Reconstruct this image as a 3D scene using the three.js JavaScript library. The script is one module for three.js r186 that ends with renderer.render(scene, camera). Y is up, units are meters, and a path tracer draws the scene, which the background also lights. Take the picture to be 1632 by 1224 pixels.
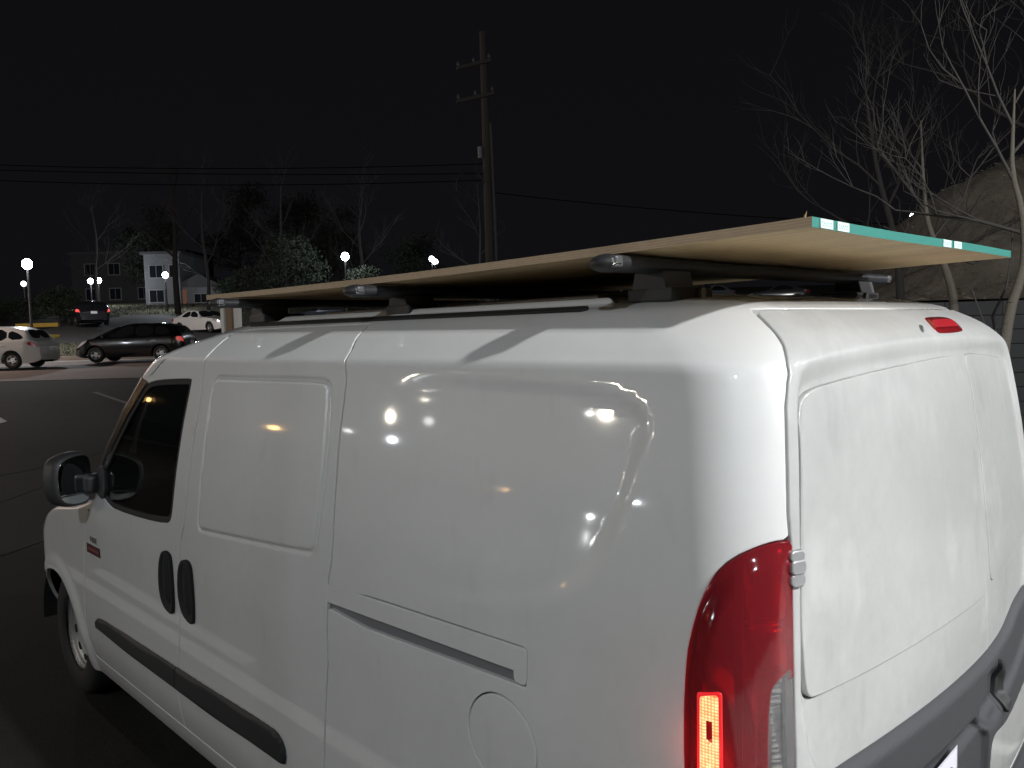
import * as THREE from 'three';
import { mergeGeometries } from 'three/addons/utils/BufferGeometryUtils.js';
import { RoundedBoxGeometry } from 'three/addons/geometries/RoundedBoxGeometry.js';
import { ImprovedNoise } from 'three/addons/math/ImprovedNoise.js';

// ------------------------------------------------------------------ camera, sky, exposure
// World axes are the van's own: x runs to its tail, y up, z out from the driver's side.
const scene = new THREE.Scene();
const camera = new THREE.PerspectiveCamera(51.75, 4 / 3, 0.05, 900);
{
  const yaw = 44.947 * Math.PI / 180, pitch = -3.996 * Math.PI / 180, roll = -1.586 * Math.PI / 180;
  const fw = new THREE.Vector3(-Math.cos(yaw) * Math.cos(pitch), Math.sin(pitch), -Math.sin(yaw) * Math.cos(pitch));
  const right = new THREE.Vector3().crossVectors(fw, new THREE.Vector3(0, 1, 0)).normalize();
  const up = new THREE.Vector3().crossVectors(right, fw);
  const r2 = right.clone().multiplyScalar(Math.cos(roll)).addScaledVector(up, Math.sin(roll));
  const u2 = up.clone().multiplyScalar(Math.cos(roll)).addScaledVector(right, -Math.sin(roll));
  camera.position.set(5.2576, 1.7976, 1.1161);
  camera.quaternion.setFromRotationMatrix(new THREE.Matrix4().makeBasis(r2, u2, fw.clone().negate()));
}
const renderer = new THREE.WebGLRenderer({ antialias: true });
renderer.toneMapping = THREE.LinearToneMapping;
renderer.toneMappingExposure = 1;
renderer.shadowMap.enabled = true;
// night sky: a dark, faintly blue-grey dome that is a little lighter towards the horizon
{
  const w = 64, h = 32, d = new Float32Array(w * h * 4);
  for (let j = 0; j < h; j++) for (let i = 0; i < w; i++) {
    const el = Math.abs((j + 0.5) / h - 0.5) * 2, k = 1 - 0.45 * el, o = (j * w + i) * 4;
    d[o] = 0.0050 * k; d[o + 1] = 0.0049 * k; d[o + 2] = 0.0058 * k; d[o + 3] = 1;
  }
  const sky = new THREE.DataTexture(d, w, h, THREE.RGBAFormat, THREE.FloatType);
  sky.mapping = THREE.EquirectangularReflectionMapping; sky.magFilter = THREE.LinearFilter; sky.needsUpdate = true;
  scene.background = sky; scene.environment = sky;
}
// moonlight: next to nothing
const moon = new THREE.DirectionalLight(0xdfe6ff, 0.012);
moon.position.set(-20, 60, 30); moon.castShadow = true; moon.name = 'moon';
for (const [k, v] of [['left', -60], ['right', 60], ['top', 60], ['bottom', -60], ['far', 200]]) moon.shadow.camera[k] = v;
scene.add(moon);

// ------------------------------------------------------------------ helpers
let seed = 20240611;
const rnd = () => { seed |= 0; seed = seed + 0x6D2B79F5 | 0; let t = Math.imul(seed ^ seed >>> 15, 1 | seed); t = t + Math.imul(t ^ t >>> 7, 61 | t) ^ t; return ((t ^ t >>> 14) >>> 0) / 4294967296; };
const rr = (a, b) => a + (b - a) * rnd();
const noise3 = new ImprovedNoise();
const fbm = (x, y, z = 0, o = 4) => { let v = 0, a = 0.5; for (let i = 0; i < o; i++) { v += a * noise3.noise(x, y, z); x *= 2.03; y *= 2.03; a *= 0.5; } return v; };
const ss = (a, b, x) => { const u = Math.max(0, Math.min(1, (x - a) / (b - a))); return u * u * (3 - 2 * u); };
const V = (x, y, z) => new THREE.Vector3(x, y, z);
const names = new Map();
const numbered = n => { const k = names.get(n) ?? 0; names.set(n, k + 1); return k ? `${n}_${String(k).padStart(3, '0')}` : n; };
function tag(o, label, category, group) { o.userData.label = label; o.userData.category = category; if (group) o.userData.group = group; return o; }
function thing(name, label, category, pos = [0, 0, 0], turn = 0, group) {
  const o = new THREE.Group(); o.name = numbered(name); o.position.set(...pos); o.rotation.y = turn; scene.add(o);
  return tag(o, label, category, group);
}
function mesh(name, geo, m, parent = scene) {
  const o = new THREE.Mesh(Array.isArray(geo) ? mergeGeometries(geo.map(g => { const c = g.index ? g.toNonIndexed() : g.clone(); for (const k of Object.keys(c.attributes)) if (!['position', 'normal', 'uv'].includes(k)) c.deleteAttribute(k); return c; })) : geo, m);
  o.name = parent === scene ? numbered(name) : name; o.castShadow = o.receiveShadow = true; parent.add(o); return o;
}
function struct(name, geo, m) { const o = mesh(name, geo, m); o.userData.kind = 'structure'; return o; }
const box = (x, y, z, sx, sy, sz, r = 0) => { const g = r ? new RoundedBoxGeometry(sx, sy, sz, 2, r) : new THREE.BoxGeometry(sx, sy, sz); g.translate(x, y, z); return g; };
function rod(a, b, r0, r1 = r0, n = 8) {
  const A = V(...a), B = V(...b), d = B.clone().sub(A), l = d.length(), g = new THREE.CylinderGeometry(r1, r0, l, n, 1);
  g.translate(0, l / 2, 0); g.applyQuaternion(new THREE.Quaternion().setFromUnitVectors(V(0, 1, 0), d.normalize())); g.translate(...a); return g;
}
const tube = (pts, r, seg = 32, n = 6) => new THREE.TubeGeometry(new THREE.CatmullRomCurve3(pts.map(p => V(...p))), seg, r, n);
function lut(T, Vv, lo, hi, n = 4000) {            // smooth monotone curve through points, sampled once
  const m = [], d = []; for (let i = 0; i < T.length - 1; i++) d.push((Vv[i + 1] - Vv[i]) / (T[i + 1] - T[i]));
  for (let i = 0; i < T.length; i++) m[i] = i === 0 ? d[0] : i === T.length - 1 ? d[i - 1] : d[i - 1] * d[i] <= 0 ? 0 : 2 * d[i - 1] * d[i] / (d[i - 1] + d[i]);
  const f = t => { const N = T.length - 1; if (t <= T[0]) return Vv[0] + m[0] * (t - T[0]); if (t >= T[N]) return Vv[N] + m[N] * (t - T[N]); let i = 0; while (t > T[i + 1]) i++;
    const h = T[i + 1] - T[i], u = (t - T[i]) / h, u2 = u * u, u3 = u2 * u; return Vv[i] * (2 * u3 - 3 * u2 + 1) + h * m[i] * (u3 - 2 * u2 + u) + Vv[i + 1] * (3 * u2 - 2 * u3) + h * m[i + 1] * (u3 - u2); };
  const a = new Float64Array(n + 1); for (let i = 0; i <= n; i++) a[i] = f(lo + (hi - lo) * i / n);
  return t => { const u = Math.max(0, Math.min(n - 1e-6, (t - lo) / (hi - lo) * n)), i = u | 0; return a[i] + (a[i + 1] - a[i]) * (u - i); };
}
function sdPoly(pts) {                               // signed distance to a closed outline, positive inside
  const n = pts.length; let x0 = 1e9, x1 = -1e9, y0 = 1e9, y1 = -1e9;
  for (const [x, y] of pts) { x0 = Math.min(x0, x); x1 = Math.max(x1, x); y0 = Math.min(y0, y); y1 = Math.max(y1, y); }
  const exact = (x, y) => {
    let d = 1e9, inside = false;
    for (let i = 0, j = n - 1; i < n; j = i++) {
      const [ax, ay] = pts[j], [bx, by] = pts[i], ex = bx - ax, ey = by - ay, wx = x - ax, wy = y - ay, u = Math.max(0, Math.min(1, (wx * ex + wy * ey) / (ex * ex + ey * ey + 1e-12))), dx = wx - ex * u, dy = wy - ey * u;
      d = Math.min(d, dx * dx + dy * dy);
      if ((ay > y) !== (by > y) && x < ax + (y - ay) / (by - ay) * ex) inside = !inside;
    }
    return inside ? Math.sqrt(d) : -Math.sqrt(d);
  };
  // tabulated on a fine grid: the outlines are asked for millions of times
  const M = .05, r = Math.max(.0008, Math.min(.004, Math.max(x1 - x0, y1 - y0) / 90)), nx = Math.ceil((x1 - x0 + 2 * M) / r) + 1, ny = Math.ceil((y1 - y0 + 2 * M) / r) + 1; let tab = null;
  return (x, y) => {
    const o = Math.max(x0 - x, x - x1, y0 - y, y - y1); if (o > M - r) return -o;
    if (!tab) { tab = new Float32Array(nx * ny).fill(NaN); }
    const u = (x - x0 + M) / r, v = (y - y0 + M) / r, i = Math.min(nx - 2, u | 0), j = Math.min(ny - 2, v | 0), fu = u - i, fv = v - j, k = j * nx + i;
    const g = (q, ii, jj) => { let w = tab[q]; if (w !== w) w = tab[q] = exact(x0 - M + ii * r, y0 - M + jj * r); return w; };
    return (g(k, i, j) * (1 - fu) + g(k + 1, i + 1, j) * fu) * (1 - fv) + (g(k + nx, i, j + 1) * (1 - fu) + g(k + nx + 1, i + 1, j + 1) * fu) * fv;
  };
}
const chaikin = (pts, n = 2) => { for (let k = 0; k < n; k++) { const o = []; for (let i = 0; i < pts.length; i++) { const a = pts[i], b = pts[(i + 1) % pts.length]; o.push([a[0] * .75 + b[0] * .25, a[1] * .75 + b[1] * .25], [a[0] * .25 + b[0] * .75, a[1] * .25 + b[1] * .75]); } pts = o; } return pts; };
// A piece of a parametric skin P(s,t), cut out along sd = 0, pushed along its normal by disp, with a rolled rim.
function skin(P, { s0, s1, t0, t1, ds = 0.0125, dt = ds, sd = () => 1, disp = null, rim = 0.018, roll = 0.003, flip = false }) {
  const base = (s, t) => P(s, t), e = 0.003;
  const nrm = (f, s, t) => { const a = f(s - e, t), b = f(s + e, t), c = f(s, t - e), d = f(s, t + e), ux = b[0] - a[0], uy = b[1] - a[1], uz = b[2] - a[2], vx = d[0] - c[0], vy = d[1] - c[1], vz = d[2] - c[2];
    let x = uy * vz - uz * vy, y = uz * vx - ux * vz, z = ux * vy - uy * vx; const l = (Math.hypot(x, y, z) || 1) * (flip ? -1 : 1); return [x / l, y / l, z / l]; };
  const Q = disp ? (s, t) => { const p = base(s, t), k = disp(s, t); if (!k) return p; const n = nrm(base, s, t); return [p[0] + n[0] * k, p[1] + n[1] * k, p[2] + n[2] * k]; } : base;
  const ns = Math.max(1, Math.ceil((s1 - s0) / ds)), nt = Math.max(1, Math.ceil((t1 - t0) / dt));
  const S = i => s0 + (s1 - s0) * i / ns, T = j => t0 + (t1 - t0) * j / nt;
  const dv = new Float64Array((ns + 1) * (nt + 1));
  for (let j = 0; j <= nt; j++) for (let i = 0; i <= ns; i++) dv[j * (ns + 1) + i] = sd(S(i), T(j));
  const pos = [], nor = [], uv = [], idx = [], cache = new Map(), st = [];
  const vert = (s, t) => { const p = Q(s, t), n = nrm(Q, s, t); pos.push(...p); nor.push(...n); uv.push(s, t); st.push([s, t]); return st.length - 1; };
  const grid = (i, j) => { const k = j * (ns + 1) + i; let v = cache.get(k); if (v === undefined) cache.set(k, v = vert(S(i), T(j))); return v; };
  const cut = (i, j, k, l) => { const a = j * (ns + 1) + i, b = l * (ns + 1) + k, lo = Math.min(a, b), hi = Math.max(a, b), key = 'c' + lo + '_' + hi; let v = cache.get(key); if (v !== undefined) return v;
    let u = dv[a] / (dv[a] - dv[b]); const sa = S(i), ta = T(j), sb = S(k), tb = T(l); let x0 = 0, x1 = 1; for (let q = 0; q < 5; q++) { const f = sd(sa + (sb - sa) * u, ta + (tb - ta) * u); if ((f > 0) === (dv[a] > 0)) x0 = u; else x1 = u; u = (x0 + x1) / 2; }
    cache.set(key, v = vert(sa + (sb - sa) * u, ta + (tb - ta) * u)); return v; };
  const rimE = [];
  for (let j = 0; j < nt; j++) for (let i = 0; i < ns; i++) {
    const c = [[i, j], [i + 1, j], [i + 1, j + 1], [i, j + 1]], poly = []; let any = false; const cuts = [];
    for (let k = 0; k < 4; k++) { const [a, b] = c[k], [x, y] = c[(k + 1) % 4], da = dv[b * (ns + 1) + a], db = dv[y * (ns + 1) + x];
      if (da > 0) { poly.push(grid(a, b)); any = true; } if ((da > 0) !== (db > 0)) { const v = cut(a, b, x, y); poly.push(v); cuts.push(v); } }
    if (!any) continue;
    for (let k = 1; k + 1 < poly.length; k++) flip ? idx.push(poly[0], poly[k + 1], poly[k]) : idx.push(poly[0], poly[k], poly[k + 1]);
    if (cuts.length === 2) { const a = poly.indexOf(cuts[0]), b = poly.indexOf(cuts[1]); rimE.push((a + 1) % poly.length === b ? [cuts[0], cuts[1]] : [cuts[1], cuts[0]]); }
  }
  if (rim > 0) {
    const made = new Map();
    const ring = v => { let m = made.get(v); if (m) return m; const [s, t] = st[v], h = 0.004, gs = (sd(s + h, t) - sd(s - h, t)), gt = (sd(s, t + h) - sd(s, t - h)), a = P(s - h, t), b = P(s + h, t), c = P(s, t - h), d = P(s, t + h);
      let o = [0, 1, 2].map(k => -(gs * (b[k] - a[k]) + gt * (d[k] - c[k]))); const l = Math.hypot(...o) || 1; o = o.map(x => x / l);
      const p = pos.slice(v * 3, v * 3 + 3), n = nor.slice(v * 3, v * 3 + 3), add = (q, nn) => { pos.push(...q); nor.push(...nn); uv.push(s, t); st.push([s, t]); return st.length - 1; };
      m = [v, add(p.map((x, k) => x + o[k] * roll * .7 - n[k] * roll * .3), o.map((x, k) => (x + n[k]) * .7071)), add(p.map((x, k) => x + o[k] * roll - n[k] * roll), o), add(p.map((x, k) => x + o[k] * roll - n[k] * rim), o)]; made.set(v, m); return m; };
    for (const [a, b] of rimE) { const A = ring(a), B = ring(b); for (let k = 0; k < 3; k++) flip ? idx.push(A[k], B[k], B[k + 1], A[k], B[k + 1], A[k + 1]) : idx.push(A[k], A[k + 1], B[k + 1], A[k], B[k + 1], B[k]); }
  }
  const g = new THREE.BufferGeometry(); g.setAttribute('position', new THREE.Float32BufferAttribute(pos, 3)); g.setAttribute('normal', new THREE.Float32BufferAttribute(nor, 3)); g.setAttribute('uv', new THREE.Float32BufferAttribute(uv, 2)); g.setIndex(idx); return g;
}
function mirrored(g, zc) {                            // the same piece on the other side of the plane z = zc
  const m = g.clone(), p = m.attributes.position, n = m.attributes.normal; for (let i = 0; i < p.count; i++) { p.setZ(i, 2 * zc - p.getZ(i)); n.setZ(i, -n.getZ(i)); }
  if (m.index) { const a = Array.from(m.index.array); for (let i = 0; i < a.length; i += 3) [a[i + 1], a[i + 2]] = [a[i + 2], a[i + 1]]; m.setIndex(a); }
  else for (const k of ['position', 'normal', 'uv']) { const at = m.attributes[k]; if (!at) continue; const w = at.itemSize, a = at.array; for (let i = 0; i < at.count; i += 3) for (let c = 0; c < w; c++) { const x = a[(i + 1) * w + c]; a[(i + 1) * w + c] = a[(i + 2) * w + c]; a[(i + 2) * w + c] = x; } }
  return m;
}
// textures -------------------------------------------------------------
function tex(n, f, { srgb = true, repeat = [1, 1] } = {}) {
  const d = new Uint8Array(n * n * 4);
  for (let j = 0; j < n; j++) for (let i = 0; i < n; i++) { const c = f(i / n, j / n), o = (j * n + i) * 4; for (let k = 0; k < 3; k++) { let v = Math.max(0, Math.min(1, Array.isArray(c) ? c[k] : c)); if (srgb) v = v <= 0.0031308 ? v * 12.92 : 1.055 * Math.pow(v, 1 / 2.4) - 0.055; d[o + k] = Math.round(v * 255); } d[o + 3] = 255; }
  const t = new THREE.DataTexture(d, n, n); t.wrapS = t.wrapT = THREE.RepeatWrapping; t.magFilter = THREE.LinearFilter; t.minFilter = THREE.LinearMipmapLinearFilter; t.generateMipmaps = true; if (srgb) t.colorSpace = THREE.SRGBColorSpace; t.repeat.set(...repeat); t.needsUpdate = true; return t;
}
const tfbm = (u, v, f, z = 0, o = 4) => { // tileable by blending
  const a = (x, y) => fbm(x * f, y * f, z, o); const bu = u, bv = v;
  return (a(u, v) * (1 - bu) + a(u - 1, v) * bu) * (1 - bv) + (a(u, v - 1) * (1 - bu) + a(u - 1, v - 1) * bu) * bv;
};
const rgb = (r, g, b) => new THREE.Color().setRGB(r, g, b);
const mat = (c, rough = 0.6, o = {}) => new THREE.MeshStandardMaterial({ color: Array.isArray(c) ? rgb(...c) : c, roughness: rough, ...o });
const phys = (c, rough, o = {}) => new THREE.MeshPhysicalMaterial({ color: Array.isArray(c) ? rgb(...c) : c, roughness: rough, ...o });
const glow = (c, k) => new THREE.MeshStandardMaterial({ color: 0x000000, emissive: rgb(...c), emissiveIntensity: k, roughness: 0.5 });
// ------------------------------------------------------------------ ground and setting
// The lot is level round the van; beyond it the land climbs to a street and a hillside of flats.
const YAW = 44.947 * Math.PI / 180, FX = -Math.cos(YAW), FZ = -Math.sin(YAW), RX = Math.sin(YAW), RZ = -Math.cos(YAW), OX = 5.2576, OZ = 1.1161;
const at = (a, d) => [OX + RX * a + FX * d, OZ + RZ * a + FZ * d];           // a metres along the street, d metres up the slope from the lot
const ad = (x, z) => [(x - OX) * RX + (z - OZ) * RZ, (x - OX) * FX + (z - OZ) * FZ];
const rise = lut([-400, 9, 14, 30, 34, 40, 48, 60, 75, 120, 400], [0, 0, .12, .76, .92, 1.35, 2.05, 3.2, 4.5, 7, 12], -400, 400, 16000);
const gY = (a, d) => rise(d) + .1 * Math.max(0, Math.min(6, -a - 19)) * ss(36, 46, d);
const on = (a, d, h = 0) => { const [x, z] = at(a, d); return [x, gY(a, d) + h, z]; };
function sheet(a0, a1, d0, d1, lift, na, nd, col, scale = 1, edge = null) {     // a sheet that follows the land
  const pos = [], uv = [], c = [], idx = [];
  for (let j = 0; j <= nd; j++) for (let i = 0; i <= na; i++) {
    let a = a0 + (a1 - a0) * i / na, d = d0 + (d1 - d0) * j / nd; if (edge) [a, d] = edge(a, d, i / na, j / nd);
    const p = on(a, d, lift); pos.push(...p); uv.push(p[0] * scale, p[2] * scale); const k = col ? col(p[0], p[2]) : 1; c.push(k, k, k);
  }
  for (let j = 0; j < nd; j++) for (let i = 0; i < na; i++) { const k = j * (na + 1) + i; idx.push(k, k + 1, k + na + 2, k, k + na + 2, k + na + 1); }
  const g = new THREE.BufferGeometry(); g.setAttribute('position', new THREE.Float32BufferAttribute(pos, 3)); g.setAttribute('uv', new THREE.Float32BufferAttribute(uv, 2)); g.setAttribute('color', new THREE.Float32BufferAttribute(c, 3)); g.setIndex(idx); g.computeVertexNormals(); return g;
}
const stones = (lo, hi, z) => tex(512, (u, v) => { const a = tfbm(u, v, 6, z, 4), b = tfbm(u, v, 70, z + 2, 2), s = tfbm(u, v, 160, z + 4, 1); return lo + (hi - lo) * (.5 + .5 * a + .7 * b + .5 * s); });
const stoneBump = tex(512, (u, v) => .5 + .5 * tfbm(u, v, 120, 8, 2), { srgb: false, repeat: [.7, .7] });
const asphaltMap = stones(.5, 1.0, 2); asphaltMap.repeat.set(.45, .45);
const asphalt = phys([.034, .032, .027], .9, { specularIntensity: .25, map: asphaltMap, bumpMap: stoneBump, bumpScale: .004, vertexColors: true });
const roadMat = mat([.25, .215, .195], .9, { map: asphaltMap.clone(), bumpMap: stoneBump, bumpScale: .003, vertexColors: true });
const lotMat = asphalt;
const patchy = (x, z) => .92 + .5 * fbm(x * .21, z * .21, 3, 4) + .25 * fbm(x * 1.3, z * 1.3, 9, 2);
{
  // lot and everything under the rest: one sheet with cells that widen outwards
  const steps = []; for (let i = -46; i <= 46; i++) steps.push(Math.sign(i) * (Math.abs(i) * .55 + Math.pow(Math.abs(i) / 46, 4) * 360));
  const pos = [], uv = [], c = [], idx = [], n = steps.length;
  for (const d of steps) for (const a of steps) { const p = on(a - 8, d + 14, 0); pos.push(...p); uv.push(p[0], p[2]); const k = patchy(p[0], p[2]); c.push(k, k, k); }
  for (let j = 0; j < n - 1; j++) for (let i = 0; i < n - 1; i++) { const k = j * n + i; idx.push(k, k + 1, k + n + 1, k, k + n + 1, k + n); }
  const g = new THREE.BufferGeometry(); g.setAttribute('position', new THREE.Float32BufferAttribute(pos, 3)); g.setAttribute('uv', new THREE.Float32BufferAttribute(uv, 2)); g.setAttribute('color', new THREE.Float32BufferAttribute(c, 3)); g.setIndex(idx); g.computeVertexNormals();
  struct('ground', g, lotMat);
}
struct('street', sheet(-60, 40, 25.2, 34, .012, 100, 12, patchy), roadMat);
const concrete = mat([.30, .285, .26], .85, { map: stones(.75, 1, 5), bumpMap: stoneBump, bumpScale: .002 });
struct('gutter', sheet(-60, 40, 33.6, 34.3, .02, 100, 1, null), mat([.24, .225, .20], .85, { bumpMap: stoneBump, bumpScale: .002 }));
{
  const kerb = (a0, a1, d, h, w) => { const g = sheet(a0, a1, d, d + w, h, Math.ceil((a1 - a0) / 2), 1), f = sheet(a0, a1, d, d + .001, h, Math.ceil((a1 - a0) / 2), 1); const p = f.attributes.position, n = p.count / 2; for (let i = 0; i < n; i++) p.setY(i, p.getY(i) - h); f.computeVertexNormals(); return [g, f]; };
  const K = (...a) => kerb(...a).map(g => { g.deleteAttribute('color'); return g; });
  struct('kerb', [...K(-60, -26.5, 34.3, .2, .16), ...K(-21.5, 40, 34.3, .2, .16)], concrete);
  struct('driveway', sheet(-27, -9, 40.2, 56, .06, 24, 20, patchy), mat([.085, .083, .082], .85, { map: asphaltMap, bumpMap: stoneBump, bumpScale: .003, vertexColors: true }));
  const verge = sheet(-60, -10, 34.46, 40.4, .17, 60, 8, null), lawn = sheet(-70, 60, 56, 100, .03, 90, 40, null);
  const soil = mat([.11, .105, .07], .95, { map: stones(.4, 1, 12) });
  struct('verge', verge, soil); struct('lawn', lawn, soil);
  // grass blades on the verge and the near lawn
  const blades = (name, n, a0, a1, d0, d1, lift, hmax, label) => {
    const pos = [], nor = []; for (let i = 0; i < n; i++) { const a = rr(a0, a1), d = rr(d0, d1), p = on(a, d, lift), h = rr(.4, 1) * hmax, t = rr(0, 6.28), w = h * .22, lx = rr(-.5, .5) * h, lz = rr(-.5, .5) * h; pos.push(p[0] - Math.cos(t) * w, p[1], p[2] - Math.sin(t) * w, p[0] + Math.cos(t) * w, p[1], p[2] + Math.sin(t) * w, p[0] + lx, p[1] + h, p[2] + lz); for (let k = 0; k < 3; k++) nor.push(0, 1, 0); }
    const g = new THREE.BufferGeometry(); g.setAttribute('position', new THREE.Float32BufferAttribute(pos, 3)); g.setAttribute('normal', new THREE.Float32BufferAttribute(nor, 3)); const o = mesh(name, g, mat([.13, .125, .07], .9, { side: THREE.DoubleSide })); o.userData.kind = 'stuff'; tag(o, label, 'grass');
  };
  blades('verge_grass', 26000, -34, -10, 34.6, 40.2, .17, .09, 'short winter grass on the strip beside the street');
  blades('lawn_grass', 22000, -40, -6, 56.2, 72, .03, .14, 'rough winter grass on the slope below the flats');
}
// painted markings
const whitePaint = mat([.58, .58, .55], .7, { map: stones(.75, 1, 21), bumpMap: stoneBump, bumpScale: .003 });
const lotLine = (name, pts, w) => { const gs = []; for (let i = 0; i + 1 < pts.length; i++) { const [x0, z0] = pts[i], [x1, z1] = pts[i + 1], l = Math.hypot(x1 - x0, z1 - z0), g = new THREE.PlaneGeometry(l, w, Math.ceil(l), 1); g.rotateX(-Math.PI / 2); g.rotateY(-Math.atan2(z1 - z0, x1 - x0)); g.translate((x0 + x1) / 2, 0, (z0 + z1) / 2); const p = g.attributes.position, u = g.attributes.uv; for (let k = 0; k < p.count; k++) { p.setY(k, gY(...ad(p.getX(k), p.getZ(k))) + .004); u.setXY(k, p.getX(k), p.getZ(k)); } gs.push(g); } return struct(name, gs, name === 'worn_line' ? mat([.10, .095, .085], .9) : whitePaint); };
lotLine('stall_line', [[-1.9, .70], [5.4, .70]], .09);
lotLine('stall_line', [[-1.4, .86], [1.2, .83]], .09);
lotLine('stall_line', [[-1.9, -2.55], [5.4, -2.55]], .10);
lotLine('worn_line', [[-17.9, -6.0], [-12.6, -5.45]], .12);
{ const tip = [-13.43, -2.95], A = [-20.57, -3.49], B = [-12.40, -1.99], pos = [], n = 12; const q = (u, v) => { const x = tip[0] + u * ((A[0] - tip[0]) * (1 - v) + (B[0] - tip[0]) * v), z = tip[1] + u * ((A[1] - tip[1]) * (1 - v) + (B[1] - tip[1]) * v); return [x, gY(...ad(x, z)) + .006, z]; }; const idx = [], uv = []; for (let j = 0; j <= n; j++) for (let i = 0; i <= n; i++) { const p = q(i / n * .45, j / n); pos.push(...p); uv.push(p[0], p[2]); } for (let j = 0; j < n; j++) for (let i = 0; i < n; i++) { const k = j * (n + 1) + i; idx.push(k, k + 1, k + n + 2, k, k + n + 2, k + n + 1); } const g = new THREE.BufferGeometry(); g.setAttribute('position', new THREE.Float32BufferAttribute(pos, 3)); g.setAttribute('uv', new THREE.Float32BufferAttribute(uv, 2)); g.setIndex(idx); g.computeVertexNormals(); if (g.attributes.normal.getY(5) < 0) { g.setIndex(idx.reverse()); g.computeVertexNormals(); } struct('painted_arrow', g, whitePaint); }

// concrete apron behind the stalls, under the lot lamp: its joints are real gaps
{
  const slabs = []; for (let i = 0; i < 4; i++) for (let j = 0; j < 6; j++) slabs.push(box(6.62 + i * 2.0, .004, -6.5 + j * 2.0, 1.988, .05, 1.988, .006));
  const ap = struct('concrete_apron', box(9.6, -.04, -1.5, 8.1, .06, 12.1), mat([.10, .10, .09], .9)); const cm = [.34, .37, .31].map(k => mat([k, k * .985, k * .94], .85, { map: stones(.75, 1, 25), bumpMap: stoneBump, bumpScale: .002 }));
  slabs.forEach((g, i) => mesh('slab', g, cm[(i * 5) % 3], ap));
}
// tar-filled cracks in the lot
for (const [n, pts] of [[0, [[-6.4, -2.2], [-5.9, -1.72], [-5.5, -1.35], [-5.14, -1.02], [-4.6, -.4], [-4.3, .5]]], [1, [[-3.3, -1.2], [-2.9, -.95], [-2.6, -.6], [-2.3, .1], [-2.2, 1.0]]], [2, [[-11, -5.2], [-9.6, -3.9], [-8.6, -3.6], [-7.4, -2.3], [-7.0, -1.0]]]]) {
  const c = new THREE.CatmullRomCurve3(pts.map(p => V(p[0], 0, p[1]))).getPoints(40), pos = [], idx = []; c.forEach((p, i) => { const q = c[Math.min(40, i + 1)], o = c[Math.max(0, i - 1)], dx = q.x - o.x, dz = q.z - o.z, l = Math.hypot(dx, dz), w = .018 + .012 * fbm(i * .4, n * 7, 1, 2); for (const k of [-1, 1]) { const x = p.x - dz / l * w * k + .03 * fbm(i * .3, n, 4, 3), z = p.z + dx / l * w * k + .03 * fbm(i * .3, n, 9, 3); pos.push(x, gY(...ad(x, z)) + .004, z); } if (i) { const m = i * 2; idx.push(m - 2, m, m + 1, m - 2, m + 1, m - 1); } });
  const g = new THREE.BufferGeometry(); g.setAttribute('position', new THREE.Float32BufferAttribute(pos, 3)); g.setIndex(idx); g.computeVertexNormals(); struct('tar_seam', g, mat([.010, .010, .010], 1, { side: THREE.DoubleSide }));
}
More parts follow.
